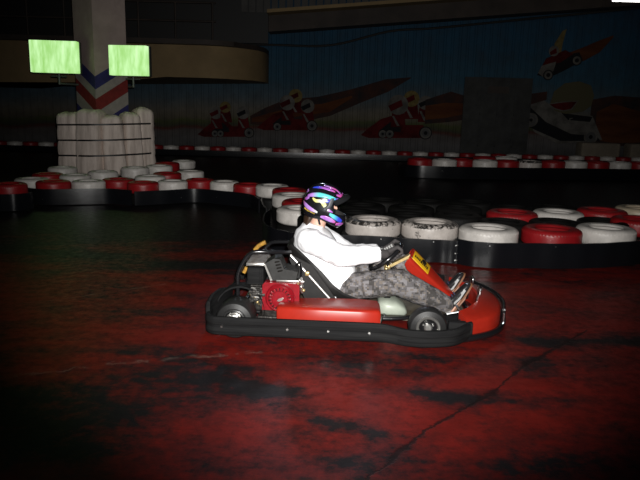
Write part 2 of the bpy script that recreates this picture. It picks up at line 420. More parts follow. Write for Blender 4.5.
# drawing grid of the mural: u runs right, v runs down, one unit = 34 mm on the wall
def wxz(u, v): return (u - 320 - (240 - v) * .0262) * .0336, 1.45 + (113 - v + (u - 320) * .0262) * .0332
def paint(name, polys, parent, d=.04, label=None):
    """flat paint patches: list of (material index, [(u,v)...])"""
    bm = BM(); ms = []
    for k, (m, poly) in enumerate(polys):
        if m not in ms: ms.append(m)
        dd = d + .0012 * k
        loft(bm, [[V((wxz(u, v)[0], YB - q, wxz(u, v)[1])) for u, v in poly] for q in (.026, dd)], mi=ms.index(m))
    o = finish(bm, name, [MT[m] for m in ms], parent, smooth=False)
    if label: o['label'] = label
    return o
def circ(u, v, r, n=18, sx=1.): return [(u + r * sx * math.cos(2 * PI * k / n), v + r * math.sin(2 * PI * k / n)) for k in range(n)]
MT.update(p_red=mat('mural_red', (.095, .009, .010), .8, spec=.1, vary=.6, vscale=2.), p_dark=mat('mural_black', (.012, .012, .014), .8, spec=.1), p_white=mat('mural_white', (.14, .132, .12), .8, spec=.1, vary=.5, vscale=2.5),
          p_yel=mat('mural_yellow', (.17, .13, .05), .8, spec=.1, vary=.4), p_flame=mat('mural_flame', (.10, .036, .013), .8, spec=.1, color2=(.06, .018, .010), vscale=2.2, stretch=(.4, 1, 2)),
          p_smoke=mat('mural_smoke', (.022, .020, .022), .8, spec=.1, color2=(.06, .025, .018), vscale=1.5), p_grey=mat('mural_grey', (.08, .08, .08), .8, spec=.1), p_olive=mat('mural_olive', (.085, .078, .045), .8, spec=.1))
mural = empty('mural', (0, 0, 0), label='faded mural of cartoon kart racers trailing flames on the back wall', cat='mural')
def jag(pts_top, pts_bot): return pts_top + pts_bot[::-1]
paint('painted_flame', [('p_smoke', jag([(250, 116), (265, 108), (285, 100), (318, 97), (350, 90), (385, 80), (410, 78)], [(250, 124), (270, 126), (300, 122), (330, 116), (358, 104), (388, 92), (410, 79)])),
                        ('p_flame', jag([(252, 118), (270, 113), (300, 106), (322, 104), (352, 96)], [(252, 122), (275, 122), (300, 116), (330, 112), (352, 98)]))], mural, .03)
paint('painted_flame', [('p_smoke', jag([(425, 100), (450, 92), (470, 98), (500, 98), (545, 92)], [(425, 124), (450, 122), (475, 118), (505, 112), (545, 100)])),
                        ('p_flame', jag([(425, 106), (445, 103), (470, 104), (500, 104), (525, 102)], [(425, 120), (445, 118), (470, 113), (500, 110), (525, 106)]))], mural, .055)
paint('painted_flame', [('p_smoke', jag([(590, 100), (612, 96), (640, 98), (665, 92)], [(590, 142), (612, 146), (640, 146), (665, 140)])),
                        ('p_flame', jag([(596, 112), (612, 104), (640, 112), (660, 104)], [(596, 140), (615, 143), (640, 143), (660, 136)]))], mural, .03)
paint('painted_flame', [('p_flame', jag([(560, 56), (576, 50), (590, 44), (606, 38)], [(560, 68), (580, 62), (594, 54), (606, 40)]))], mural, .03)
def painted_kart(u, v, s, crew, double=True):
    P = [('p_red', [(u - 38 * s, v + 3 * s), (u - 30 * s, v - 4 * s), (u - 18 * s, v - 13 * s), (u - 4 * s, v - 17 * s), (u + 6 * s, v - 7 * s), (u + 24 * s, v - 7 * s), (u + 30 * s, v + 1 * s), (u + 22 * s, v + 6 * s), (u - 30 * s, v + 6 * s)]),
         ('p_dark', [(u - 20 * s, v - 1 * s), (u - 6 * s, v - 12 * s), (u + 2 * s, v - 4 * s), (u + 2 * s, v)])]
    for cu, cv, r, c in crew:
        P += [('p_red', [(u + (cu - 7) * s, v + (cv + r + 12) * s), (u + (cu - 6) * s, v + (cv + r - 2) * s), (u + (cu + 6) * s, v + (cv + r - 2) * s), (u + (cu + 8) * s, v + (cv + r + 12) * s)]),
              ('p_white', [(u + (cu - 6) * s, v + (cv + r + 1) * s), (u + (cu - 4) * s, v + (cv + r + 1) * s), (u + (cu + 2) * s, v + (cv + r + 11) * s), (u + (cu - 1) * s, v + (cv + r + 11) * s)]),
              ('p_white' if c != 'y' else 'p_yel', circ(u + cu * s, v + cv * s, r * s)),
              ('p_red' if c != 'k' else 'p_dark', [(u + (cu - r) * s, v + (cv + .1 * r) * s), (u + (cu + .3 * r) * s, v + (cv - .5 * r) * s), (u + (cu + .45 * r) * s, v + (cv + .1 * r) * s), (u + (cu - .7 * r) * s, v + (cv + .65 * r) * s)])]
    for wu, wv, r in ([(-16, 2, 4.5), (-9, 2, 4.5)] if double else [(-14, 2, 5)]) + [(27, 1, 6.5)]:
        P += [('p_dark', circ(u + wu * s, v + wv * s, r * s)), ('p_white', circ(u + wu * s, v + wv * s, r * .85 * s)), ('p_grey', circ(u + wu * s, v + wv * s, r * .6 * s)), ('p_dark', circ(u + wu * s, v + wv * s, r * .3 * s))]
    return paint('painted_kart', P, mural, .034 if u > 380 else .034)
painted_kart(399, 132, 1.0, [(12, -33, 8, 'y'), (-1, -27, 10, 'w'), (26, -29, 7, 'k')])
painted_kart(289, 125, .85, [(8, -34, 8, 'y'), (-2, -26, 9, 'w'), (22, -22, 8, 'k')], False)
painted_kart(227, 132, .8, [(-14, -24, 8, 'w'), (-2, -31, 7, 'y'), (20, -24, 8, 'k')])
# flying racer with wings
paint('painted_kart', [('p_yel', [(550, 56), (549, 46), (556, 34), (560, 32), (557, 46), (556, 55)]), ('p_dark', [(534, 76), (540, 66), (556, 58), (574, 54), (578, 62), (560, 72), (545, 79)]),
                       ('p_red', [(538, 68), (542, 60), (560, 52), (568, 56), (556, 64)]), ('p_white', [(535, 74), (538, 67), (552, 63), (550, 72), (540, 78)]), ('p_white', circ(549, 53, 5)), ('p_red', [(545, 54), (551, 50), (552, 55), (546, 57)]),
                       ('p_dark', circ(545, 76, 5)), ('p_white', circ(545, 76, 4)), ('p_dark', circ(545, 76, 2)), ('p_dark', circ(572, 62, 5)), ('p_white', circ(572, 62, 4)), ('p_dark', circ(572, 62, 2))], mural, .034)
# big helmeted racer
bigm = paint('painted_kart', [('p_white', [(520, 104), (540, 99), (560, 112), (592, 116), (604, 140), (560, 144), (535, 132)]),
                       ('p_dark', [(515, 110), (528, 106), (546, 122), (572, 134), (598, 136), (602, 141), (562, 141), (536, 130), (520, 122)]),
                       ('p_dark', [(556, 108), (568, 114), (592, 117), (590, 122), (568, 120)]),
                       ('p_olive', [(549, 104), (552, 92), (562, 84), (576, 82), (588, 86), (592, 96), (590, 106), (582, 112), (565, 114), (554, 111)]),
                       ('p_white', [(547, 104), (560, 102), (577, 101), (571, 110), (562, 111.5), (553, 109)]),
                       ('p_red', [(548.5, 104.6), (561, 102.8), (575.5, 101.8), (570, 109), (562, 110.5), (554, 108.2)]),
                       ('p_white', circ(531, 120, 7)), ('p_grey', circ(531, 120, 5)), ('p_white', circ(531, 120, 3)), ('p_dark', circ(531, 120, 1.6)),
                       ('p_white', circ(592, 137, 7)), ('p_grey', circ(592, 137, 5)), ('p_dark', circ(592, 137, 2))], mural, .034)
def text_mesh(name, s, size, m, parent, mtx):
    cu = bpy.data.curves.new(name, 'FONT'); cu.body = s; cu.size = size; cu.extrude = .002; cu.align_x = 'CENTER'
    t = bpy.data.objects.new(name, cu); COL.objects.link(t)
    me = bpy.data.meshes.new_from_object(t.evaluated_get(bpy.context.evaluated_depsgraph_get()))
    bpy.data.objects.remove(t); me.transform(mtx); me.materials.clear(); me.materials.append(m); me.name = name
    o = bpy.data.objects.new(name, me); return link(o, parent)
tx, tz = wxz(566, 126)
text_mesh('painted_number', '555', .36, MT['p_white'], mural, Matrix.Translation((tx, YB - .055, tz)) @ Matrix.Rotation(math.radians(-8), 4, 'Y') @ Matrix.Rotation(PI / 2, 4, 'X'))['label'] = 'small white number 555 on the dark body'

# sliding metal door in the mural wall
bm = BM(); x0, z0 = wxz(463, 77); x1, z1 = wxz(530, 77)
dx, dw, dh = (x0 + x1) / 2, x1 - x0, z0 - .02
box(bm, (0, 0, dh / 2), (dw, .07, dh), .01)
for k in (-1, 0, 1, 2):
    box(bm, (-dw / 2 + (k + 1) * dw / 4 + .01, -.04, dh / 2), (.03, .02, dh - .06))
for z in (.5, 1.55): box(bm, (0, -.04, z), (dw - .04, .02, .03))
dob = tag(finish(bm, 'door_1', MT['door'], loc=(dx, YB - .075, .0)), 'grey metal sliding door panel set in the mural wall', 'door', kind='structure')
bm = BM(); box(bm, (0, -.045, 2.35), (.7, .012, .22), .0); finish(bm, 'door_plate', MT['beam'], dob)

# mezzanine with rounded end, upper structure
bm = BM(); plan = [(-15.9, 18.5), (-8.2, 18.5), (-6.4, 18.5), (-4.6, 18.5), (-3.75, 18.5)] + [(-3.75 + 1.9 * math.sin(t), 20.6 - 2.1 * math.cos(t)) for t in [PI / 2 * k / 10 for k in range(1, 11)]] + [(-1.85, 21.25), (-15.9, 21.25)]
def zb(x): return 2.36 + (x + 3.) * .02
loft(bm, [[V((x, y, 1.95 + .41 * min(1, max(0, (x + 8.2) / 3.6)))) for x, y in plan], [V((x, y, 3.26)) for x, y in plan]])
tag(finish(bm, 'wall_mezzanine', MT['beige'], angle=20), 'beige mezzanine front with a rounded end at left above the mural', 'wall', kind='structure')
bm = BM(); loft(bm, [[V((x, y - (.25 if y < 19 else 0), z)) for x, y in plan] for z in (3.265, 3.40)])
tag(finish(bm, 'trim_1', MT['beam'], angle=20), 'dark slab edge over the beige mezzanine front', 'trim', kind='structure')
rl = empty('mezzanine_railing', (-8, 18.4, 3.405), label='dark tube railing along the mezzanine edge at upper left', cat='railing')
bm = BM()
for z in (.5, 1.0): tube(bm, [(-7.8, 0, z), (4.9, 0, z)], .025, 8)
finish(bm, 'rail', MT['beam'], rl)
for k in range(13):
    bm = BM(); tube(bm, [(-7.8 + k * 1.05, 0, 0), (-7.8 + k * 1.05, 0, 1.0)], .025, 8); finish(bm, 'post', MT['beam'], rl)
slab('recess_shade_panel', ((-15.9 - 1.85) / 2, 21.0, 5.1), (14.05, .1, 2.98), MT['cable'], 'near-black panel standing for the shade in the recess above the mezzanine', 'wall panel')  # black sheet added to paint the shade of the upper recess
# sloping roof edge beam over the mural
def zs(x): return 3.70 + (x + 4.2) * .094
bm = BM(); loft(bm, [[V((x, y, zs(x) + z)) for y, z in ((20.5, 0), (21.25, 0), (21.25, .55), (20.5, .55))] for x in (-1.8, 15.9)])
tag(finish(bm, 'trim_2', MT['beam'], smooth=False), 'dark sloping beam along the top edge of the mural', 'trim', kind='structure')
bm = BM(); loft(bm, [[V((x, y, zs(x) + z)) for y, z in ((19.9, .48), (20.49, .48), (20.49, .58), (19.9, .58))] for x in (-1.8, 15.9)])
tag(finish(bm, 'trim_3', MT['beige'], smooth=False), 'beige ledge strip in front of the sloping beam', 'trim', kind='structure')
bm = BM(); x = -2.6
while x < 2.6:
    box(bm, (x, 20.9, 5.3), (.2, .03, 1.5)); x += .24
tag(finish(bm, 'trim_4', MT['slat'], smooth=False), 'pale vertical sheeting above the sloping beam at top centre', 'trim', kind='structure')
bm = BM(); tube(bm, [(-3.6, 20.43, 3.50), (-1.6, 20.43, 3.52), (0.2, 20.43, 3.56), (2, 20.43, 4.02), (3.4, 20.43, 4.15), (6, 20.43, 4.46), (9, 20.43, 4.82), (13, 20.43, 5.3)], .035, 8, smooth=5)
tag(finish(bm, 'hanging_cable', MT['cable']), 'black cable sagging along the top of the blue mural wall', 'cable')
lt = empty('fluorescent_lamp', (8.70, 17.9, 4.66), label='bright white fluorescent lamp at the top right corner', cat='lamp')
bm = BM(); box(bm, (0, 0, .06), (1.9, .16, .07), .01); finish(bm, 'lamp_housing', MT['housing'], lt)
bm = BM(); tube(bm, [(-.9, 0, 0), (.9, 0, 0)], .028, 12); finish(bm, 'tube', MT['tube_on'], lt)
for sx in (-.7, .7):
    bm = BM(); tube(bm, [(sx, 0, .09), (sx, 0, ZC - 4.67)], .012, 6); finish(bm, 'hanger', MT['beam'], lt)

# ------------------------------------------------------------------ pillar with chevrons
PC, PL_, PR = V((-4.88, 13.6, 0)), V((-5.52, 14.20, 0)), V((-4.36, 14.155, 0))
PBk = PL_ + PR - PC
bm = BM(); loft(bm, [[p + V((0, 0, z)) for p in (PC, PR, PBk, PL_)] for z in (0, ZC)])
pil = tag(finish(bm, 'pillar', MT['concrete'], smooth=False), 'square pale concrete pillar at left with chevrons, turned corner first', 'pillar', kind='structure')
def chevron(name, zc, zedge, th, m):
    bm = BM()
    nl = V((-(PL_ - PC).normalized().y, (PL_ - PC).normalized().x, 0)); nr = V(((PR - PC).normalized().y, -(PR - PC).normalized().x, 0))
    if nl.y > 0: nl = -nl
    if nr.y > 0: nr = -nr
    for E_, n in ((PL_, nl), (PR, nr)):
        pts = [PC + V((0, 0, zc - th)), E_ + V((0, 0, zedge - th)), E_ + V((0, 0, zedge)), PC + V((0, 0, zc))]
        loft(bm, [[p + n * d for p in pts] for d in (.0005, .006)])
    finish(bm, name, m, pil, smooth=False)
chevron('painted_chevron', 2.09, 2.55, .27, MT['blue'])
chevron('painted_chevron', 1.82, 2.28, .20, MT['whitec'])
chevron('painted_chevron', 1.62, 2.08, .28, MT['redc'])
chevron('painted_chevron', 1.34, 1.80, .27, MT['whitec'])
chevron('painted_chevron', 1.07, 1.53, .30, MT['blue'])

# green lamps on the pillar
def flood(c, w, h, label, rz):
    r = empty('signal_lamp', c, rz, label=label, cat='lamp', group='green lamps on the pillar')
    bm = BM(); loft(bm, [[V((x * s, y, z * s2)) for x, z in ((-w / 2, -h / 2), (w / 2, -h / 2), (w / 2, h / 2), (-w / 2, h / 2))] for y, s, s2 in ((-.0, 1, 1), (.14, .98, .96), (.24, .6, .5))])
    bevel_all(bm, .012); finish(bm, 'housing', MT['housing'], r)
    bm = BM(); box(bm, (0, -.085, 0), (w - .02, .165, h - .02), .012); finish(bm, 'lens', MT['lens'], r)['label'] = 'glowing green lens'
    bm = BM(); tube(bm, [(0, .12, -h / 2), (0, .12, -h / 2 - .22)], .025, 8); tube(bm, [(-.16, .12, -h / 2 - .05), (.16, .12, -h / 2 - .05)], .02, 8)
    tube(bm, [(0, .12, -h / 2 - .2), (.3 if c[0] < -5 else -.22, .42, -h / 2 - .2)], .022, 8)
    finish(bm, 'bracket', MT['housing'], r)
flood((-5.62, 13.45, 2.45), .98, .66, 'larger green lit lamp on the left side of the chevron pillar', .08)
flood((-4.05, 13.40, 2.41), .82, .62, 'smaller green lit lamp on the right side of the chevron pillar', -.08)

# ------------------------------------------------------------------ wrapped bales round the pillar
def bale(c, w, d, h, rz, lean, label, seed):
    bm = BM(); rings = []; n = 48; rnd = random.Random(seed)
    ph = [rnd.uniform(0, 6.28) for _ in range(6)]
    for i in range(33):
        t = i / 32; z = h * t
        e = min(1, (t / .06)) ** .5 if t < .06 else max(.12, 1 - ((t - .90) / .10) ** 2.5) ** .33 if t > .90 else 1.
        pinch = 1 - .045 * sum(math.exp(-((z - s) / .05) ** 2) for s in (.42, .72, 1.02))
        r = []
        for k in range(n):
            a = 2 * PI * k / n; ca, sa = math.cos(a), math.sin(a); q = 4.5
            rad = 1 / ((abs(ca) ** q + abs(sa) ** q) ** (1 / q))
            wob = 1 + .012 * math.sin(7 * a + ph[0] + 1.2 * t) + .014 * math.sin(13 * a + ph[1] - 2 * t) + .02 * math.sin(3 * a + ph[2] + 4 * t)
            r.append(V((w / 2 * rad * ca * wob * e * pinch + lean * z, d / 2 * rad * sa * wob * e * pinch, z + .012 * math.sin(a * 2 + ph[3]) * t)))
        rings.append(r)
    loft(bm, rings)
    return tag(finish(bm, 'wrapped_bale', MT['bale'], loc=(c[0], c[1], 0), rot=(0, 0, rz), angle=60), label, 'bale', group='wrapped bales strapped round the pillar')
bale((-5.40, 13.44), .50, .48, 1.33, -.22, .03, 'leftmost white wrapped bale strapped to the pillar', 1)
bale((-4.92, 13.24), .53, .48, 1.40, -.22, .05, 'tallest white wrapped bale, second from left below the pillar chevron', 2)
bale((-4.43, 13.36), .46, .46, 1.29, .38, -.05, 'white wrapped bale just right of the pillar corner', 3)
bale((-4.14, 13.66), .38, .48, 1.36, .62, -.04, 'narrow white wrapped bale, second from right', 4)
bale((-3.96, 13.96), .38, .52, 1.47, .66, -.03, 'rightmost white wrapped bale strapped to the pillar', 5)
for k, (z, w_) in enumerate(((.42, 'lowest'), (.74, 'middle'), (1.06, 'topmost'))):
    pl = [(-5.60, 13.80), (-5.63, 13.30), (-5.3, 13.16), (-4.88, 12.96), (-4.64, 12.97), (-4.33, 13.10), (-4.0, 13.40), (-3.80, 13.70), (-3.78, 14.1), (-3.88, 14.4), (-4.3, 14.75), (-4.9, 15.0), (-5.5, 14.6)]
    bm = BM(); P3 = smooth_path([(x, y, z + (x + 5.7) * .035) for x, y in pl], 5, True)
    loft(bm, [[p + V((0, 0, -.017)), p + V((0, 0, .017)), p + V((0, 0, .017)) * 1 + (p - V((-4.75, 13.9, p.z))).normalized() * .012, p + V((0, 0, -.017)) + (p - V((-4.75, 13.9, p.z))).normalized() * .012] for p in P3], closed=True)
    tag(finish(bm, 'strap', MT['strap'], angle=60), w_ + ' of three thin black straps round the white bales', 'strap', group='straps round the bales')

# ------------------------------------------------------------------ tyres
def tyre_mesh():
    half = [(.172, .066), (.168, .079), (.176, .087), (.20, .0912), (.232, .0925), (.258, .088), (.276, .079), (.287, .068), (.293, .052), (.295, .040), (.295, .030), (.295, .012)]
    prof = half + [(r, -z) for r, z in half[::-1]] + [(.20, -.055), (.255, -.05), (.272, 0), (.255, .05), (.20, .055)]
    n = len(prof); segs = 120; bm = BM(); R = []
    for k in range(segs):
        a = 2 * PI * k / segs; ring = []
        for j, (r, z) in enumerate(prof):
            dr = 0.
            if 6 <= j <= 9 or 14 <= j <= 17:
                dr = -.0045 if k % 2 else .0005
            elif 10 <= j <= 13:
                dr = -.005 if ((k + 2 * j) % 4 == 0) else 0
            ring.append(bm.verts.new(((r + dr) * math.cos(a), (r + dr) * math.sin(a), z)))
        R.append(ring)
    for k in range(segs):
        a, b = R[k], R[(k + 1) % segs]
        for j in range(n): bm.faces.new((a[j], b[j], b[(j + 1) % n], a[(j + 1) % n]))
    bmesh.ops.recalc_face_normals(bm, faces=bm.faces)
    me = bpy.data.meshes.new('tyre'); bm.to_mesh(me); bm.free()
    for p in me.polygons: p.use_smooth = True
    me.set_sharp_from_angle(angle=math.radians(32)); me.materials.append(MT['t_white'])
    return me
TY = tyre_mesh(); TCOL = dict(w='t_white', d='t_dirty', t='t_tan', r='t_red', x='t_redw', k='t_black')
def tyre(x, y, ztop, h, sc, c, label, group):
    o = bpy.data.objects.new('tyre', TY); link(o)
    o.location = (x, y, ztop - h / 2); o.scale = (sc, sc, h / .185); o.rotation_euler = (0, 0, random.uniform(0, 6.28))
    o.material_slots[0].link = 'OBJECT'; o.material_slots[0].material = MT[TCOL[c]]
    tag(o, label, 'tyre', group); return o
def stack(x, y, ztop, sc, c, label, group):
    h = ztop / 2
    tyre(x, y, ztop, h * .995, sc, c, label, group)
    tyre(x, y, h, h * .995, sc, 'k', 'black lower tyre standing under the painted tyres behind a black barrier belt', 'lower tyres hidden behind the belts')
gA = 'tyres of the near barrier'
NEAR = [
    (.56, 6.51, .37, 1, 'd', 'scuffed white tyre right behind the driver\'s forearms'),
    (1.15, 6.42, .37, 1, 'd', 'scuffed white tyre with dark tread shoulder behind the red steering fairing'),
    (1.71, 6.20, .365, 1, 'w', 'clean white tyre just right of the belt joint in the near barrier'),
    (2.37, 6.25, .365, 1, 'r', 'red tyre in the front row of the near barrier between two white ones'),
    (2.99, 6.40, .365, 1, 'w', 'white tyre in the front row of the near barrier, right of the front red tyre'),
    (3.63, 7.00, .37, 1, 'r', 'red tyre at the right edge of the picture in the near barrier'),
    (2.27, 7.28, .37, 1, 'x', 'red tyre with whitish worn side, leftmost of the near barrier\'s back row'),
    (2.86, 7.40, .37, 1, 'w', 'white tyre in the near barrier\'s back row between two red tyres'),
    (3.50, 7.65, .37, 1, 'x', 'red tyre in the near barrier\'s back row, third from its left end'),
    (4.11, 7.93, .37, 1, 't', 'yellowed white tyre at far right of the near barrier\'s back row'),
    (-.22, 7.14, .37, 1, 'w', 'white tyre directly behind the helmet, nearest of the bend'),
    (-.20, 7.76, .37, 1, 'r', 'red tyre just behind the white tyre beside the helmet'),
    (-.37, 8.33, .37, 1, 'w', 'white tyre in the bend between two red tyres left of the helmet'),
    (-.46, 8.93, .37, .85, 'r', 'red tyre at the back of the bend, right of the large white tyre'),
    (-.74, 9.35, .37, .86, 'w', 'large white tyre left of the helmet where the row turns'),
    (0.0, 6.62, .36, .85, 'k', 'unpainted black tyre just behind the driver\'s neck'),
    (-1.14, 9.64, .345, .8, 'r', 'red tyre in the left row next to the turning white tyre'),
    (-1.55, 9.90, .345, .8, 'w', 'white tyre in the left row, third left of the helmet bend'),
    (-1.98, 10.08, .35, .8, 'r', 'bright red tyre in the left row between two white tyres, above mid belt'),
    (-2.36, 9.80, .345, .8, 'w', 'white tyre in the left row right of the bales, between two red tyres'),
    (-2.75, 9.52, .345, .8, 'r', 'front red tyre of the left row just right of the bales'),
    (-3.26, 9.92, .34, .85, 'r', 'red tyre directly below the bales\' right half'),
    (-2.90, 10.48, .34, .85, 'w', 'white tyre behind the front red tyre right of the bales'),
    (-2.76, 11.08, .34, .85, 'r', 'red tyre lying behind the left row, right of the bales'),
    (-2.44, 11.52, .34, .85, 'w', 'white tyre at the right end of the rear arm beyond the bales'),
    (-3.60, 9.55, .34, .85, 'w', 'white tyre in front of the bales between two red tyres'),
    (-4.08, 9.40, .34, .85, 'r', 'red tyre below the bales\' left edge'),
    (-4.53, 9.66, .34, .85, 'w', 'white tyre at the left end of the left row'),
    (-4.11, 10.33, .34, .85, 'w', 'white tyre behind the row under the left bale'),
    (-3.83, 10.86, .36, .85, 'w', 'white tyre close in front of the second bale'),
    (-4.62, 10.45, .34, .85, 'r', 'red tyre peeping out behind the left end of the row'),
    (-3.41, 11.34, .40, .85, 'w', 'raised white tyre in front of the right bales'),
    (-3.10, 11.83, .40, .85, 'w', 'white tyre partly behind the raised white tyre right of the bales'),
    (-4.68, 11.20, .38, .85, 'w', 'white tyre at the foot of the leftmost bale'),
    (-3.20, 12.86, .37, .85, 'r', 'red tyre right behind the bales\' right end'),
    (-3.00, 13.50, .37, .85, 'w', 'white tyre right behind the red one at the bales\' right end'),
    (-4.41, 8.72, .37, .80, 'r', 'red tyre alone at the left edge of the picture'),
]
for x, y, z, s, c, l in NEAR: stack(x, y, z, s, c, l, gA)
for x, y in [(.42, 7.13), (1.02, 7.03), (1.60, 7.16), (.53, 7.74), (1.13, 7.67), (1.74, 7.74), (2.47, 7.92), (3.06, 8.05), (.22, 8.28), (.83, 8.30), (1.43, 8.27), (2.03, 8.33), (2.02, 6.74), (2.62, 6.83), (3.22, 6.98)]:
    stack(x, y, .34, .97, 'k', 'unpainted black tyre filling the inside of the near barrier', 'black tyres inside the near barrier')
# middle distance island
gI = 'tyres of the far island'
ISL = [(2.35, 15.00, 'r', 'red tyre at the left corner of the dim far island'), (2.93, 14.93, 'w', 'white tyre beside the corner red tyre of the far island'), (3.42, 15.27, 'r', 'dark red tyre third from left in the far island'),
       (3.92, 15.0, 'w', 'white tyre fourth from left in the far island'), (4.48, 15.13, 'x', 'worn red tyre fifth from left in the far island'), (5.05, 15.20, 'd', 'dirty white tyre under the grey door in the far island'),
       (5.68, 15.36, 'x', 'worn red tyre right of the dirty white one in the far island'), (6.26, 15.45, 'w', 'white tyre below the left foam block in the far island'), (6.85, 15.55, 'r', 'red tyre below the gap between the foam blocks'),
       (7.44, 15.65, 'w', 'white tyre near the right edge in the far island'), (8.03, 15.75, 'r', 'red tyre at the right edge of the far island'),
       (4.25, 16.35, 'r', 'red tyre in the back of the far island before the grey door'), (4.85, 16.5, 'w', 'white tyre in the back of the far island before the grey door')]
for x, y, c, l in ISL: stack(x, y, .45, 1, c, l, gI)
# long row at the foot of the mural
k = 0; x = -15.
while x < 12.:
    c = 'r' if k % 2 else 'w'
    stack(x, 20.25, .30, .84, c, ('small red' if c == 'r' else 'small white') + ' tyre in the long far row along the mural wall', ('red' if c == 'r' else 'white') + ' tyres of the far wall row')
    x += .505; k += 1

# ------------------------------------------------------------------ barrier belts
def belt(pts, z0, z1, label, bolts=(), th=.018, group='black barrier belts', sub=8, rows=None):
    P = smooth_path([(x, y, 0) for x, y in pts], sub); bm = BM(); F = []
    rings = []
    for i, p in enumerate(P):
        t = ((P[min(i + 1, len(P) - 1)] - P[max(i - 1, 0)])).normalized(); n = V((t.y, -t.x, 0))
        w = .004 * math.sin(i * .9); F.append((p, n))
        rings.append([p + n * w + V((0, 0, z0)), p + n * (w + th) + V((0, 0, z0)), p + n * (w + th + .004) + V((0, 0, (z0 + z1) / 2)), p + n * (w + th) + V((0, 0, z1)), p + n * w + V((0, 0, z1))])
    loft(bm, rings)
    o = tag(finish(bm, 'barrier_belt', MT['band'], angle=50), label, 'barrier', group)
    for u, z in bolts:
        i = min(len(F) - 1, int(u * (len(F) - 1))); p, n = F[i]
        b = BM(); c = p + n * (th + .004) + V((0, 0, z)); cyl(b, c - n * .004, c + n * .006, .009, 8, .006)
        finish(b, 'bolt', MT['bolt'], o)
    return o
belt([(-.30, 6.25), (.0, 6.20), (.35, 6.18), (.62, 6.16), (.95, 6.08), (1.22, 6.05), (1.375, 6.02)], .015, .245, 'black belt of the near barrier left of the joint, behind the kart', [(.5, .22), (.78, .225), (.97, .05), (.97, .12), (.97, .2)])
belt([(1.372, 6.03), (1.48, 5.93), (1.71, 5.875), (2.04, 5.91), (2.37, 5.925), (2.68, 5.98), (3.0, 6.085), (3.32, 6.25), (3.64, 6.62), (4.0, 7.2)], .015, .265, 'black belt of the near barrier right of the joint', [(.02, .05), (.02, .12), (.02, .2), (.2, .235), (.42, .235)])
belt([(-.33, 6.28), (-.58, 6.6), (-.68, 7.2), (-.66, 7.8)], .015, .24, 'short black belt at the bend beside the driver\'s back', [])
belt([(-.70, 7.82), (-.80, 8.3), (-.86, 8.78)], .015, .235, 'short black belt behind the bend, second step', [])
belt([(-.88, 8.82), (-1.08, 9.28), (-1.5, 9.55), (-1.98, 9.74), (-2.4, 9.46), (-2.8, 9.22)][::-1], .015, .23, 'black belt of the left row between the bales and the driver', [(.3, .1), (.55, .12)])
belt([(-2.83, 9.20), (-3.2, 9.32), (-3.6, 9.20), (-4.1, 9.07), (-4.5, 9.28), (-4.86, 9.62)][::-1], .015, .25, 'black belt under the white bales in the left row', [(.4, .1)])
belt([(-4.78, 8.72), (-4.62, 8.48), (-4.42, 8.41), (-4.2, 8.48), (-4.08, 8.68)], .015, .25, 'black belt round the lone red tyre at the left edge', [])
belt([(1.92, 15.4), (1.98, 14.85), (2.3, 14.62), (2.9, 14.58), (3.6, 14.63), (4.6, 14.75), (5.6, 14.95), (6.6, 15.1), (7.6, 15.25), (8.6, 15.4)], .015, .30, 'long dark belt of the dim far island', [(.32, .2), (.62, .22)])
belt([(-15.3, 19.95), (-8, 19.95), (0, 19.95), (6, 19.95), (12.2, 19.95)], .015, .19, 'long dark belt before the far tyre row along the mural wall', [])

for cx, w, l in ((9.15, 1.28, 'left of two cream foam blocks before the mural'), (10.85, 1.45, 'right of two cream foam blocks before the mural')):
    bm = BM(); box(bm, (0, 0, .36), (w, .55, .72), .07, segs=4)
    tag(finish(bm, 'foam_block', MT['foam'], loc=(cx, 20.85, 0)), l, 'foam block', 'foam blocks before the mural')

# ------------------------------------------------------------------ the kart (x forward, y away from the camera)
KX, KY, KYAW = .10, 4.46, math.radians(-3)
kart = empty('racing_kart', (KX, KY, 0), KYAW, label='red and black rental racing kart driving right across the red floor', cat='kart')
# floor tray and frame
bm = BM(); prism(bm, [(-.35, -.30), (.55, -.30), (.98, -.20), (.98, .20), (.55, .30), (-.35, .30)], .045, .052, 'XY'); finish(bm, 'floor_tray', MT['tray'], kart, smooth=False)
bm = BM()
for s in (-1, 1):
    tube(bm, [(-.74, s * .30, .075), (-.30, s * .32, .065), (.35, s * .32, .06), (.62, s * .27, .065), (1.02, s * .19, .07)], .016, 10, smooth=5)
    tube(bm, [(.62, s * .27, .07), (.62, s * .48, .12)], .016, 10)
    tube(bm, [(-.33, s * .31, .07), (-.33, s * .60, .08), (.33, s * .60, .08), (.36, s * .31, .06)], .013, 10)
for x in (-.74, -.2, .38, 1.0): tube(bm, [(x, -.3 if x < .9 else -.19, .068), (x, .3 if x < .9 else .19, .068)], .015, 10)
finish(bm, 'chassis_frame', MT['tube'], kart)
bm = BM(); cyl(bm, (-.605, -.57, .124), (-.605, .57, .124), .02); finish(bm, 'rear_axle', MT['chrome'], kart)

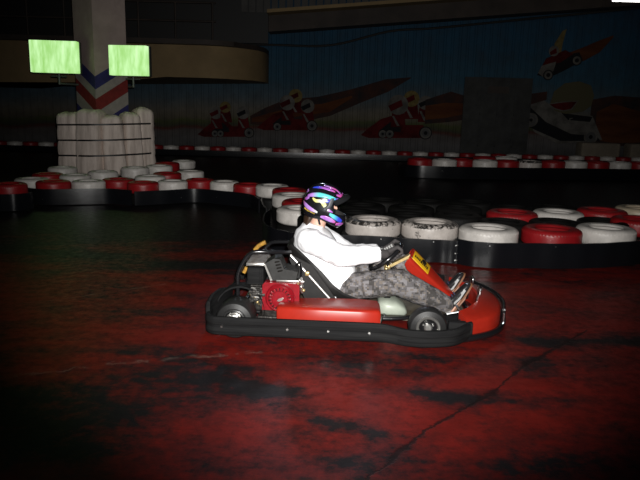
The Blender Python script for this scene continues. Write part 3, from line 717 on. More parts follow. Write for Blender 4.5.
def wheel(name, x, y, R, w, rim_r, side, rim_kind):
    bm = BM(); h = w / 2; c = .028
    prof = [(rim_r, -h + .012), (rim_r + .012, -h), (R - c - .012, -h - .002), (R - c * .4, -h + .010), (R, -h + c), (R + .001, 0), (R, h - c), (R - c * .4, h - .010), (R - c - .012, h + .002), (rim_r + .012, h), (rim_r, h - .012), (rim_r - .012, 0)]
    lathe(bm, prof, 48, 'Y', closed=True)
    t = finish(bm, name, MT['rubber'], kart, loc=(x, y, R))
    o = side * (h - .008)
    bm = BM(); lathe(bm, [(rim_r + .004, o), (rim_r - .001, o + side * .006), (rim_r - .010, o + side * .004), (rim_r - .016, o - side * .02), (rim_r * .45, o - side * .045), (0.001, o - side * .045)], 40, 'Y')
    for s2 in (-1, 1):
        pass
    finish(bm, 'rim', MT['alu'] if rim_kind == 'ring' else MT['chrome'], t, angle=50)
    if rim_kind == 'ring':
        bm = BM(); lathe(bm, [(rim_r - .017, o - side * .008), (rim_r * .5, o - side * .022), (.001, o - side * .022)], 32, 'Y'); d = finish(bm, 'rim_disc', MT['tube'], t)
        bm = BM(); lathe(bm, [(.026, o - side * .03), (.026, o - side * .006), (.018, o), (.001, o)], 12, 'Y')
        for k in range(3):
            a = 2 * PI * k / 3 + .5; cyl(bm, (.035 * math.cos(a), o - side * .022, .035 * math.sin(a)), (.035 * math.cos(a), o - side * .012, .035 * math.sin(a)), .006, 8)
        finish(bm, 'hub', MT['alu'], t)
    else:
        bm = BM(); lathe(bm, [(rim_r - .012, o - side * .012), (rim_r - .02, o + side * .002), (rim_r * .66, o + side * .018), (rim_r * .3, o + side * .026), (.001, o + side * .028)], 32, 'Y')
        for k in range(6):
            a = 2 * PI * k / 6; sphere(bm, (rim_r * .72 * math.cos(a), o + side * .014, rim_r * .72 * math.sin(a)), .006, 8)
        finish(bm, 'hub', MT['alu'], t)
    return t
wheel('rear_wheel', -.605, -.600, .124, .19, .066, -1, 'dome'); wheel('rear_wheel', -.605, .600, .124, .19, .066, 1, 'dome')
wheel('front_wheel', .640, -.615, .123, .125, .074, -1, 'ring'); wheel('front_wheel', .640, .615, .123, .125, .074, 1, 'ring')
# tyre guards (black hoops of sheet behind the wheels)
bm = BM()
arc = [(-.605 + .165 * math.cos(t), .13 + .165 * math.sin(t)) for t in [math.radians(a) for a in range(-10, 175, 12)]]
loft(bm, [[V((x, -.47, z)), V((x, -.36, z)), V((x * .99 - .006, -.36, z - .012)), V((x * .99 - .006, -.47, z - .012))] for x, z in arc])
finish(bm, 'wheel_guard', MT['black_pl'], kart)
# steering knuckles and tie rods
bm = BM()
for s in (-1, 1):
    cyl(bm, (.64, s * .47, .123), (.64, s * .57, .123), .014); box(bm, (.62, s * .48, .12), (.035, .03, .10), .006)
    cyl(bm, (.70, s * .07, .09), (.72, s * .47, .11), .006, 8); box(bm, (.67, s * .475, .115), (.11, .014, .022), .004)
finish(bm, 'steering_linkage', MT['chrome'], kart)

# red side pods
def side_pod(s):
    bm = BM(); R_ = []
    for x, zo, zi, yo, yi in ((-.335, .210, .180, .635, .35), (-.32, .218, .186, .645, .34), (-.05, .221, .190, .652, .32), (.2, .221, .198, .652, .33), (.318, .218, .198, .645, .36), (.336, .206, .188, .633, .39)):
        zb_ = .098
        R_.append([V((x, s * yo, zb_)), V((x, s * (yo + .004), zo - .018)), V((x, s * (yo - .004), zo - .005)), V((x, s * (yo - .016), zo)), V((x, s * (yo - .1), zo - .004)), V((x, s * yi, zi)), V((x, s * (yi - .01), zi - .015)), V((x, s * (yi - .01), zb_))])
    loft(bm, R_); return finish(bm, 'side_pod', MT['red_pl'], kart, angle=40)
side_pod(-1); side_pod(1)

# black wrap-around bumper
half = [(.92, -.615), (.82, -.735), (.72, -.785), (.60, -.806), (.50, -.797), (.42, -.772), (.35, -.758), (.20, -.756), (-.1, -.756), (-.4, -.756), (-.67, -.756), (-.745, -.742), (-.788, -.69), (-.798, -.58)]
def rail_mesh(path, zf, th, name, m, bolts=(), lab=None):
    P = smooth_path([(x, y, 0) for x, y in path], 6); bm = BM(); R_ = []; F_ = []
    for i, p in enumerate(P):
        t = (P[min(i + 1, len(P) - 1)] - P[max(i - 1, 0)]).normalized(); n = V((-t.y, t.x, 0)); 
        z0, z1 = zf(p); q = z1 - z0; F_.append((p, n))
        sec = [(-th, 0), (-.006, 0), (0, .008), (.001, q * .34), (-.004, q * .40), (-.004, q * .58), (.001, q * .64), (0, q - .012), (-.008, q), (-th, q)]
        R_.append([p + n * a + V((0, 0, z0 + b)) for a, b in sec])
    loft(bm, R_); o = finish(bm, name, m, kart, angle=40)
    for x in bolts:
        p, n = min(F_, key=lambda q: abs(q[0].x - x) + (0 if q[0].y < 0 else 9)); z0, z1 = zf(p)
        b = BM(); c = p + V((0, 0, (z0 + z1) / 2)); cyl(b, c - n * .006, c + n * .008, .011, 12, .007); finish(b, 'bolt', MT['bolt'], o)
    return o
def sm(a, b, x): 
    t = min(1, max(0, (x - a) / (b - a))); return t * t * (3 - 2 * t)
def zf_side(p):
    f = sm(.3, .5, p.x)
    return (.05 - .006 * f, .166 - .018 * f - .02 * sm(-.5, -.8, p.x) * 0)
rail_mesh(half, zf_side, .03, 'side_bumper', MT['black_pl'], (-.66, -.27, -.02, .25))
rail_mesh([(x, -y) for x, y in half[::-1]], zf_side, .03, 'side_bumper', MT['black_pl'])
# rear panel rising towards the wheel guard
bm = BM(); R_ = []
for x, y, z1 in ((-.795, -.64, .165), (-.80, -.61, .225), (-.795, -.52, .250), (-.765, -.42, .262), (-.745, -.30, .235), (-.745, -.12, .16)):
    R_.append([V((x, y, .05)), V((x - .003, y, z1 - .01)), V((x + .008, y, z1)), V((x + .022, y, z1 - .004)), V((x + .022, y, .05))])
loft(bm, R_); finish(bm, 'rear_panel', MT['black_pl'], kart, angle=40)
bm = BM(); tube(bm, [(-.805, -.55, .075), (-.80, -.3, .075), (-.80, .3, .075), (-.805, .55, .075)], .018, 10, smooth=4)
for y in (-.28, .28): tube(bm, [(-.80, y, .075), (-.72, y, .075)], .015, 10)
finish(bm, 'rear_bumper_tube', MT['tube'], kart)

# red nose and its black bumper tubes
outer = [(.90, -.585), (.985, -.52), (1.09, -.43), (1.165, -.31), (1.210, -.16), (1.225, 0), (1.215, .16), (1.17, .31), (1.10, .43), (1.0, .52)]
inner = [(.86, -.47), (.92, -.40), (.985, -.28), (1.03, -.20), (1.05, -.10), (1.055, 0), (1.05, .10), (1.03, .20), (.985, .28), (.92, .40)]
bm = BM(); R_ = []
PO, PI_ = smooth_path([(x, y, 0) for x, y in outer], 5), smooth_path([(x, y, 0) for x, y in inner], 5)
for i, (o, q) in enumerate(zip(PO, PI_)):
    d = (q - o)
    R_.append([o + V((0, 0, .035)), o * 1 + V((0, 0, .115)), o + d * .04 + V((0, 0, .140)), o + d * .12 + V((0, 0, .150)), o + d * .55 + V((0, 0, .170)), o + d * .94 + V((0, 0, .190)), o + d + V((0, 0, .178)), o + d * .98 + V((0, 0, .15)), o + d * .9 + V((0, 0, .05)), o + d * .5 + V((0, 0, .035))])
loft(bm, R_); finish(bm, 'nose_fairing', MT['red_pl'], kart, angle=40)
bm = BM()
front = [(.80, -.66), (.93, -.60), (1.05, -.52), (1.14, -.42), (1.20, -.28), (1.236, -.12), (1.245, .0), (1.238, .14), (1.195, .30), (1.125, .45), (1.0, .56), (.85, .64)]
tube(bm, [(x, y, .048) for x, y in front], .023, 10, smooth=4)
tube(bm, [(x + .004, y, .145) for x, y in front[4:10]], .012, 10, smooth=4)
tube(bm, [(1.206, -.28, .145), (1.203, -.285, .045)], .011, 8)
finish(bm, 'front_bumper_tube', MT['tube'], kart)
bm = BM(); tube(bm, [(1.196, -.325, .05), (1.198, -.32, .135)], .006, 8); finish(bm, 'bumper_clip', MT['chrome'], kart)
bm = BM()   # black side bracket between wheel and nose
box(bm, (.86, -.56, .10), (.16, .05, .09), .012); box(bm, (.80, -.40, .10), (.20, .18, .03), .01); cyl(bm, (.88, -.50, .12), (.88, -.42, .12), .02)
finish(bm, 'front_bracket', MT['black_pl'], kart)
bm = BM()
tube(bm, [(.80, -.36, .125), (.90, -.36, .145), (.88, -.24, .155)], .009, 8)
finish(bm, 'brake_rod', MT['chrome'], kart)
bm = BM(); box(bm, (.90, -.585, .11), (.03, .03, .045), .006); finish(bm, 'bracket_bolt', MT['chrome'], kart)
for s in (-1, 1):
    bm = BM(); tube(bm, [(1.0, s * .20, .07), (1.03, s * .14, .10), (1.06, s * .14, .25), (1.06, s * .10, .26), (1.06, s * .18, .26)], .009, 8)
    box(bm, (1.055, s * .14, .235), (.012, .08, .05), .004); finish(bm, 'pedal', MT['chrome'], kart)

# steering fairing with number plate
fair = BM(); R_ = []
top, bot = V((.572, -.01, .466)), V((.895, -.01, .158)); ax = (bot - top).normalized(); up = V((-ax.z, 0, ax.x)); 
if up.x < 0: up = -up
FR = Matrix.Rotation(math.radians(20), 3, ax)
if (FR @ up).y > 0: FR = FR.inverted()
up = FR @ up; acr = FR @ V((0, 1, 0))
for t, w, th in ((0, .085, .028), (.03, .092, .06), (.12, .095, .075), (.35, .085, .072), (.7, .068, .062), (.95, .05, .045), (1., .04, .025)):
    c = top.lerp(bot, t)
    R_.append([c + acr * y + up * u for y, u in ((-w, -th), (-w - .004, -.012), (-w + .006, -.002), (-w + .02, .002), (w - .02, .002), (w - .006, -.002), (w + .004, -.012), (w, -th), (w - .012, -th), (w - .014, -.016), (-w + .014, -.016), (-w + .012, -th))])
loft(fair, R_); fo = finish(fair, 'steering_fairing', MT['red_pl'], kart, angle=40)
Mx = Matrix((ax, acr, up)).transposed().to_4x4()   # columns: along, across, out
def on_fair(t, y, u): return top.lerp(bot, t) + acr * y + up * u
pb = BM(); box(pb, (0, 0, 0), (.165, .125, .006), .004); po = finish(pb, 'number_plate', MT['yellow'], fo); po.matrix_local = Matrix.Translation(on_fair(.225, -.005, .006)) @ Mx
po['label'] = 'yellow sticker with black print'
pb = BM()
rr = random.Random(3); x = -.07
while x < .065:
    w = rr.uniform(.008, .018); box(pb, (x + w / 2, -.005 + rr.uniform(-.004, .004), .0035), (w, rr.uniform(.022, .040), .002)); x += w + .004
lathe(pb, [(.024, .003), (.024, .005), (.0005, .005)], 14, 'Z', (.02, .03, 0))
finish(pb, 'plate_print', MT['ink'], fo, smooth=False).matrix_local = Matrix.Translation(on_fair(.225, -.005, .006)) @ Mx
pb = BM(); cyl(pb, V((0, 0, 0)), V((0, 0, .005)), .009, 12); q = finish(pb, 'bolt', MT['bolt'], fo); q.matrix_local = Matrix.Translation(on_fair(.035, -.05, .001)) @ Mx
# steering column, bracket, wheel
SC = V((.385, 0, .430)); SN = V((-.64, 0, .77)).normalized(); E1 = V((0, 1, 0)); E2 = V((.77, 0, .64)).normalized()
bm = BM(); cyl(bm, SC - SN * .01, V((.69, 0, .075)), .010); finish(bm, 'steering_column', MT['chrome'], kart)
bm = BM(); loft(bm, [[V((x, y, z + h)) for y, h in ((-.03, -.011), (.03, -.011), (.03, .011), (-.03, .011))] for x, z in ((.395, .350), (.56, .445))]); box(bm, (.405, 0, .356), (.035, .075, .03), .006)
for y in (-.033, .033): sphere(bm, (.393, y, .346), .017, 12)
finish(bm, 'column_bracket', MT['brass'], kart)
bm = BM(); tube(bm, [(.42, -.06, .365), (.47, -.06, .315), (.50, -.05, .28)], .006, 8); tube(bm, [(.40, -.03, .36), (.41, -.03, .41)], .009, 8); finish(bm, 'column_stay', MT['tube'], kart)
bm = BM(); RW = .142
tube(bm, [SC + RW * (math.cos(t) * E1 + math.sin(t) * E2) for t in [2 * PI * k / 48 for k in range(48)]], .0155, 12, closed=True)
swo = finish(bm, 'steering_wheel', MT['tube'], kart)
bm = BM()
for a in (90, 205, 335):
    d = math.cos(math.radians(a)) * E1 + math.sin(math.radians(a)) * E2; cyl(bm, SC - SN * .012, SC + d * (RW - .012), .012, 8, .009)
lathe(bm, [(.035, -.01), (.035, .01), (.001, .012)], 20, 'Z'); 
hubv = [v for v in bm.verts][-60:]
for v in hubv: v.co = SC + Matrix((E1, E2, SN)).transposed() @ v.co
finish(bm, 'spokes', MT['shroud'], swo)

# seat
bm = BM(); cs = [(.24, .120, .19, .07), (.12, .085, .215, .10), (-.02, .082, .22, .15), (-.115, .125, .22, .17), (-.185, .22, .22, .16), (-.25, .34, .215, .12), (-.30, .44, .20, .08), (-.325, .505, .175, .04)]
def seat_ring(x, z, w, wing, off):
    r = []
    for k in range(17):
        s = -1 + 2 * k / 16; e = abs(s) ** 3.2
        r.append(V((x + wing * .75 * e + off[0], s * (w - off[2]), z + wing * .8 * e + off[1])))
    return r
A_ = [seat_ring(*c, (0, 0, 0)) for c in cs]; B_ = [seat_ring(*c, (-.012, -.008, -.01)) for c in cs]
loft(bm, [a + b[::-1] for a, b in zip(A_, B_)])
finish(bm, 'seat', MT['seat'], kart, angle=60)
bm = BM()
prism(bm, [(-.300, .44), (-.285, .47), (-.14, .40), (.03, .17), (.04, .13), (-.17, .11)], -.235, -.222, 'XZ'); bevel_all(bm, .004)
finish(bm, 'seat_side', MT['seat'], kart)
bm = BM(); tube(bm, [(-.292, -.245, .470), (-.15, -.25, .32), (.012, -.25, .145), (.03, -.26, .10)], .0095, 10); finish(bm, 'seat_stay', MT['alu'], kart)
bm = BM(); tube(bm, [(-.292, .235, .470), (.012, .25, .145), (.03, .26, .10)], .0095, 10); finish(bm, 'seat_stay', MT['alu'], kart)
bm = BM(); box(bm, (-.17, -.262, .345), (.03, .02, .03), .005); finish(bm, 'stay_clamp', MT['brass'], kart)
# black guard hoops
bm = BM()
tube(bm, [(-.632, -.41, .10), (-.632, -.41, .30), (-.628, -.41, .37), (-.59, -.41, .455), (-.555, -.41, .50), (-.51, -.41, .522), (-.40, -.38, .518), (-.29, -.27, .495)], .0145, 12, smooth=4)
tube(bm, [(-.58, .20, .10), (-.575, .20, .32), (-.545, .20, .39), (-.50, .20, .448), (-.45, .19, .468), (-.30, .17, .478)], .0145, 12, smooth=4)
tube(bm, [(-.54, -.41, .512), (-.53, -.1, .44), (-.54, .20, .40)], .012, 10, smooth=3)
finish(bm, 'guard_hoop', MT['tube'], kart)
bm = BM(); tube(bm, [(-.615, .20, .395), (-.585, .20, .43), (-.545, .20, .455), (-.53, .20, .46)], .0165, 8); tube(bm, [(-.60, -.36, .36), (-.58, -.36, .40)], .013, 8)
finish(bm, 'yellow_strap', MT['yband'], kart)['label'] = 'yellow strap round the guard hoop'

# engine
eng = BM(); box(eng, (-.34, -.34, .19), (.25, .20, .24), .015); box(eng, (-.47, -.36, .20), (.10, .16, .16), .01); box(eng, (-.34, -.34, .07), (.30, .24, .03), .005)
rr = random.Random(8)
for k in range(22):
    p = (rr.uniform(-.54, -.45), rr.uniform(-.47, -.42), rr.uniform(.13, .30)); box(eng, p, (rr.uniform(.015, .04), rr.uniform(.02, .04), rr.uniform(.012, .03)), .003)
for k in range(6): box(eng, (-.50, -.41, .24 + .012 * k), (.07, .10, .005))
eo = finish(eng, 'engine', MT['engine'], kart)
bm = BM()
pts = [(-.455, .135), (-.455, .31), (-.44, .328), (-.225, .328), (-.205, .312), (-.205, .16), (-.22, .135)]
prism(bm, pts, -.47, -.40, 'XZ'); bevel_all(bm, .01, 3); 
lathe(bm, [(.098, -.47), (.098, -.487), (.09, -.498), (.082, -.492), (.078, -.498), (.066, -.508), (.055, -.508), (.05, -.502), (.03, -.502), (.001, -.502)], 40, 'Y', (-.333, 0, .228))
for k in range(18):
    a = 2 * PI * k / 18; d = V((math.cos(a), 0, math.sin(a))); 
    box(bm, V((-.333, -.506, .228)) + d * .0665, (.020, .008, .006), .002, rot=Matrix.Rotation(-a, 3, 'Y'))
rc = finish(bm, 'recoil_cover', MT['red_paint'], eo, angle=35); rc['label'] = 'red recoil starter cover'
bm = BM()
for k in range(18):
    a = 2 * PI * (k + .5) / 18; d = V((math.cos(a), 0, math.sin(a))); box(bm, V((-.333, -.5085, .228)) + d * .066, (.018, .002, .006), 0, rot=Matrix.Rotation(-a, 3, 'Y'))
finish(bm, 'cover_slots', MT['ink'], eo, smooth=False)
bm = BM(); prism(bm, [(-.352, .212), (-.34, .228), (-.318, .236), (-.306, .232), (-.315, .218), (-.335, .208)], -.5045, -.502); finish(bm, 'cover_badge', MT['alu'], eo, smooth=False)
bm = BM(); poly = [(-.445, .446), (-.385, .484), (-.345, .480), (-.315, .415), (-.222, .397), (-.232, .34), (-.247, .332), (-.397, .332)]
prism(bm, poly, -.43, -.27, 'XZ'); bevel_all(bm, .008, 2); so = finish(bm, 'engine_shroud', MT['shroud'], eo)
bm = BM()
for k in range(4): box(bm, (-.362 + .007 * k, -.430, .464 - .021 * k), (.034, .014, .010), .002, rot=Matrix.Rotation(-.25, 3, 'Y'))
finish(bm, 'shroud_slots', MT['ink'], eo)
bm = BM(); prism(bm, [(-.452, .446), (-.44, .446), (-.392, .335), (-.405, .330)], -.436, -.425, 'XZ'); box(bm, (-.27, -.44, .335), (.19, .016, .012), .003); bevel_all(bm, .002); finish(bm, 'shroud_trim', MT['alu'], eo)
bm = BM(); prism(bm, [(-.572, .428), (-.572, .445), (-.45, .452), (-.44, .430)], -.425, -.16, 'XZ'); bevel_all(bm, .008, 3); to = finish(bm, 'engine_tank', MT['dusty'], eo)
bm = BM(); box(bm, (-.508, -.428, .438), (.128, .01, .014), .004); finish(bm, 'tank_edge', MT['alu'], eo)
bm = BM(); box(bm, (-.51, -.35, .355), (.115, .16, .125), .014, segs=3); box(bm, (-.475, -.434, .355), (.014, .012, .11), .003); finish(bm, 'air_filter_box', MT['black_pl'], eo)
bm = BM(); cyl(bm, (-.52, -.45, .265), (-.52, -.42, .265), .022); cyl(bm, (-.49, -.455, .245), (-.49, -.42, .245), .012); tube(bm, [(-.545, -.44, .25), (-.52, -.455, .225), (-.47, -.45, .215), (-.45, -.44, .19)], .007, 8, smooth=3)
tube(bm, [(-.20, -.43, .36), (-.19, -.44, .33), (-.20, -.43, .29), (-.19, -.41, .25)], .009, 8, smooth=3); sphere(bm, (-.195, -.44, .30), .016, 10); sphere(bm, (-.205, -.445, .345), .013, 10)
finish(bm, 'carburettor', MT['alu'], eo)
bm = BM(); tube(bm, [(-.54, -.44, .235), (-.50, -.46, .205), (-.48, -.44, .17), (-.50, -.42, .15)], .009, 8, smooth=3); sphere(bm, (-.18, -.43, .272), .012, 10); sphere(bm, (-.49, -.455, .185), .013, 10); finish(bm, 'fuel_line', MT['brass'], eo)
bm = BM(); tube(bm, [(-.25, -.25, .40), (-.22, -.30, .43), (-.20, -.38, .40), (-.20, -.42, .35)], .008, 8, smooth=4); lathe(bm, [(.11, -.22), (.11, -.19), (.001, -.19)], 24, 'Y', (-.45, 0, .13)); finish(bm, 'drive_guard', MT['tube'], eo)

# milky fuel tank between the rider's legs
bm = BM(); R_ = []
for x, z0, z1, y0, y1 in ((.335, .09, .15, -.24, -.10), (.35, .06, .165, -.27, -.07), (.40, .056, .172, -.285, -.05), (.46, .056, .165, -.28, -.05), (.52, .056, .125, -.26, -.07), (.54, .062, .10, -.23, -.10)):
    c, d = V((x, (y0 + y1) / 2, (z0 + z1) / 2)), ((y1 - y0) / 2, (z1 - z0) / 2)
    R_.append([c + V((0, d[0] * math.copysign(abs(math.cos(a)) ** .6, math.cos(a)), d[1] * math.copysign(abs(math.sin(a)) ** .6, math.sin(a)))) for a in [2 * PI * k / 24 for k in range(24)]])
loft(bm, R_); ft = finish(bm, 'fuel_tank', MT['tank'], kart, angle=60)
bm = BM(); cyl(bm, (.40, -.17, .165), (.40, -.17, .188), .025); finish(bm, 'tank_cap', MT['black_pl'], ft)

# ------------------------------------------------------------------ the driver
drv = empty('person', (KX, KY, 0), KYAW, label='person in white long-sleeved top, camouflage trousers and a black helmet, driving the kart', cat='person')
def limb(bm, pts):
    for (a, ra), (b, rb) in zip(pts, pts[1:]): capsule(bm, a, b, ra, rb)
J = {}
for s, k in ((-1, 'n'), (1, 'f')):
    J[k] = dict(sh=V((-.150, s * .180, .560)), el=V((.065, s * .25, .478)) if s < 0 else V((.12, .245, .385)), wr=V((.345, s * .185, .492 if s < 0 else .425)),
                hip=V((.02, s * .095, .215)), kn=V((.50, s * .175, .288)) if s < 0 else V((.53, .165, .325)), an=V((.835, s * .145, .125)))
HC = V((-.094, 0, .80))
bm = BM()
capsule(bm, (.0, 0, .205), (-.075, 0, .36), .125, .115); capsule(bm, (-.075, 0, .36), (-.135, 0, .52), .115, .12)
capsule(bm, (-.145, -.10, .545), (-.145, .10, .545), .085, .085); capsule(bm, (-.14, 0, .58), (-.105, 0, .71), .062, .056)
sphere(bm, HC + V((-.01, 0, .015)), .1, 20, (1.0, .78, 1.08)); capsule(bm, HC + V((.02, 0, -.045)), HC + V((.05, 0, -.085)), .06, .035)
capsule(bm, HC + V((.085, 0, .01)), HC + V((.108, 0, -.028)), .010, .014); sphere(bm, HC + V((.088, 0, -.068)), .016, 10, (.7, 1.5, .6)); sphere(bm, HC + V((.08, 0, -.105)), .022, 10)
for s in (-1, 1): sphere(bm, HC + V((-.02, s * .08, -.01)), .024, 10, (.7, .4, 1.1)); capsule(bm, HC + V((.082, s * .014, .032)), HC + V((.07, s * .055, .034)), .012, .010)
for k in 'nf':
    j = J[k]
    limb(bm, [(j['sh'], .055), (j['el'], .042), (j['wr'], .028)]); limb(bm, [(j['wr'], .028), (j['wr'] + V((.012, (.006 if k == 'n' else -.006), 0)), .024)])
    limb(bm, [(j['hip'], .085), (j['kn'], .058), (j['kn'].lerp(j['an'], .3), .056), (j['an'], .038), (j['an'] + V((.02, 0, -.04)), .036), (j['an'] + V((.10, 0, .06)), .03)])
body = remeshed(bm, 'body', MT['skin'], drv, .010, 5)
for s in (-1, 1):
    bm = BM(); sphere(bm, HC + V((.079, s * .033, .012)), .0125, 12); sphere(bm, HC + V((.0885, s * .033, .012)), .006, 10, (.6, 1, 1), mi=1); finish(bm, 'eye', [MT['eye_w'], MT['ink']], drv)

# trousers
bm = BM(); capsule(bm, (.0, -.075, .20), (.0, .075, .20), .125, .125); capsule(bm, (.0, -.06, .21), (-.03, -.06, .27), .115, .10); capsule(bm, (.0, .06, .21), (-.03, .06, .27), .115, .10)
for k in 'nf':
    j = J[k]; s = -1 if k == 'n' else 1
    limb(bm, [(j['hip'] + V((.03, 0, -.01)), .102), (j['hip'].lerp(j['kn'], .5) + V((0, 0, -.005)), .102), (j['kn'] + V((-.02, 0, 0)), .096), (j['kn'].lerp(j['an'], .35) + V((0, 0, -.01)), .090), (j['kn'].lerp(j['an'], .75), .072)])
    capsule(bm, j['kn'].lerp(j['an'], .7), j['an'] + V((-.015, 0, .005)), .074, .064)
    box(bm, j['hip'].lerp(j['kn'], .58) + V((0, s * .097, .0)), (.15, .03, .12), .01, rot=Matrix.Rotation(-.2, 3, 'Y'))      # cargo pocket
trs = remeshed(bm, 'trousers', MT['camo'], drv, .009, 4)
# shirt
bm = BM(); n = 40
rings = []
for cx, cz, hd, hw, tl in ((.022, .125, .140, .205, 1.05), (.020, .155, .150, .207, .95), (.005, .225, .165, .204, .75), (-.025, .30, .166, .196, .5), (-.058, .375, .160, .188, .33), (-.100, .445, .156, .186, .2), (-.135, .52, .155, .190, .1), (-.155, .575, .138, .182, .05), (-.162, .612, .108, .145, .0), (-.155, .640, .080, .100, -.1), (-.136, .660, .066, .074, -.2)):
    r = []
    for k in range(n):
        a = 2 * PI * k / n; q = 2.5; ca, sa = math.cos(a), math.sin(a); rad = 1 / ((abs(ca) ** q + abs(sa) ** q) ** (1 / q))
        r.append(V((cx + hd * rad * ca, hw * rad * sa, max(.115 + .2 * (cz - .125), cz + hd * rad * ca * tl))))
    rings.append(r)
loft(bm, rings)
for k in 'nf':
    j = J[k]; sh, el, wr = j['sh'], j['el'], j['wr']
    capsule(bm, sh + V((-.02, (.03 if k == 'n' else -.03), .0)), sh, .092, .088)
    capsule(bm, sh, sh.lerp(el, .55), .088, .084); capsule(bm, sh.lerp(el, .5), el, .085, .080); capsule(bm, el, el.lerp(wr, .5), .080, .070)
    d = (wr - el).normalized(); cyl(bm, el.lerp(wr, .3), wr - d * .012, .074, 20, .058)
shirt = remeshed(bm, 'shirt', MT['shirt'], drv, .009, 3)
for v in shirt.data.vertices:
    c = v.co; v.co += v.normal * (.006 * mnoise.noise(c * 14) + .004 * mnoise.noise(V((c.x * 30, c.y * 12, c.z * 30))))
# hair showing below the helmet
bm = BM()
for k in range(9):
    a = -1 + 2 * k / 8
    p = [V((-.150 - .03 * (1 - a * a), a * .07, .745)), V((-.178 - .03 * (1 - a * a), a * .072, .70)), V((-.196 - .02 * (1 - a * a), a * .07, .655 + .012 * (k % 3)))]
    capsule(bm, p[0], p[1], .022, .018); capsule(bm, p[1], p[2], .018, .009)
remeshed(bm, 'hair', MT['hair'], drv, .005, 4)

# helmet, built in its own frame (x to the front) then tipped forward
helm = empty('helmet', (-.078, 0, .815)); helm.parent = drv; helm.rotation_euler = (0, math.radians(9), 0); helm['label'] = 'black off-road helmet with purple, blue and yellow streaks'
def hs(A, E_, out=0.):
    """point of the helmet shell for azimuth A (0 = front) and elevation E, in degrees"""
    a, e = math.radians(A), math.radians(E_); ca, sa, ce, se = math.cos(a), math.sin(a), math.cos(e), math.sin(e)
    q = 2.25; dx, dy, dz = ce * ca, ce * sa, se
    r = 1 / ((abs(dx / .146) ** q + abs(dy / .124) ** q + abs(dz / .140) ** q) ** (1 / q))
    f = max(0, ca) ** 1.6 * sm(8, -34, E_)
    r *= 1 + .38 * f + .05 * sm(-10, -60, E_)
    if E_ < 0: r *= 1 + .10 * sm(0, -50, E_) * (1 - max(0, ca))
    return V((dx, dy, dz)) * (r + out)
bm = BM(); NA = 72; ES = list(range(-50, 90, 4)) + [89.9]
grid = [[bm.verts.new(hs(360 * k / NA, max(e, -50 + 8 * (1 - math.cos(math.radians(360 * k / NA))) / 2))) for k in range(NA)] for e in ES]
for i in range(len(ES) - 1):
    for k in range(NA):
        A = ((360 * (k + .5) / NA + 180) % 360) - 180; e = (ES[i] + ES[i + 1]) / 2
        if abs(A) < 54 - .012 * (e - 4) ** 2 and -17 < e < 26: continue
        q = (grid[i][k], grid[i][(k + 1) % NA], grid[i + 1][(k + 1) % NA], grid[i + 1][k])
        if len({v.co.to_tuple(5) for v in q}) == 4: bm.faces.new(q)
bmesh.ops.remove_doubles(bm, verts=bm.verts, dist=.0004)
shell = finish(bm, 'helmet_shell', MT['hshell'], helm, angle=50)
sd = shell.modifiers.new('thick', 'SOLIDIFY'); sd.thickness = .016; sd.offset = -1
bm = BM(); R_ = [[hs(A, e, -.020) * 1. for A in range(0, 360, 10)] for e in (-46, -36, -24, -20)]; loft(bm, R_, cap=False); finish(bm, 'lining', MT['hmesh'], helm)
# streaks: (centre line in azimuth / elevation, half widths, colours); the near side is negative azimuth
PUR, PNK, BLU, CYN, YEL, WHT, LIL = (.42, .16, .55), (.62, .14, .42), (.06, .10, .62), (.16, .62, .60), (.70, .66, .28), (.72, .76, .66), (.50, .30, .68)
STR = [
    ([(-172, -6), (-150, -12), (-125, -20), (-104, -26)], [3, 6, 5, 2], [PNK, LIL, LIL, WHT]),
    ([(-92, -36), (-76, -36), (-58, -36), (-44, -37)], [2, 6, 6, 2], [LIL, PUR, LIL, PNK]),
    ([(-40, -40), (-28, -38), (-16, -38)], [3, 5, 4], [PNK, PUR, PNK]),
    ([(-150, 14), (-132, 22), (-110, 28), (-85, 29), (-60, 24), (-50, 22)], [3, 6, 7, 6, 5, 2], [PUR, LIL, CYN, CYN, CYN, BLU]),
    ([(-160, 4), (-150, 7), (-140, 12)], [2, 5, 2], [PNK, PUR, LIL]),
    ([(-128, 14), (-116, 8), (-100, 10), (-88, 2), (-78, -10), (-66, -14), (-58, -16)], [2, 5, 5, 7, 5, 3, 1], [YEL, YEL, WHT, YEL, WHT, PUR, PUR]),
    ([(-88, 15), (-74, 12), (-62, 10)], [2, 5, 3], [BLU, BLU, BLU]),
    ([(-150, 42), (-130, 50), (-105, 54), (-75, 52), (-50, 44)], [2, 5, 4, 5, 2], [BLU, BLU, PUR, PUR, PNK]),
    ([(-110, 64), (-80, 64), (-45, 54), (-30, 40), (-28, 32)], [2, 4, 4, 4, 3], [PUR, LIL, PNK, PUR, PNK]),
    ([(-66, -22), (-54, -25), (-40, -28), (-28, -31)], [3, 5, 5, 3], [CYN, CYN, BLU, BLU]),
    ([(-30, 30), (-20, 34), (-8, 36)], [2, 3, 2], [PNK, PNK, PUR]),
    ([(-48, 34), (-38, 32), (-30, 30)], [2, 4, 3], [PUR, PNK, PNK]),
    ([(170, 30), (178, 24), (-176, 18)], [2, 4, 2], [LIL, PUR, BLU]),
]
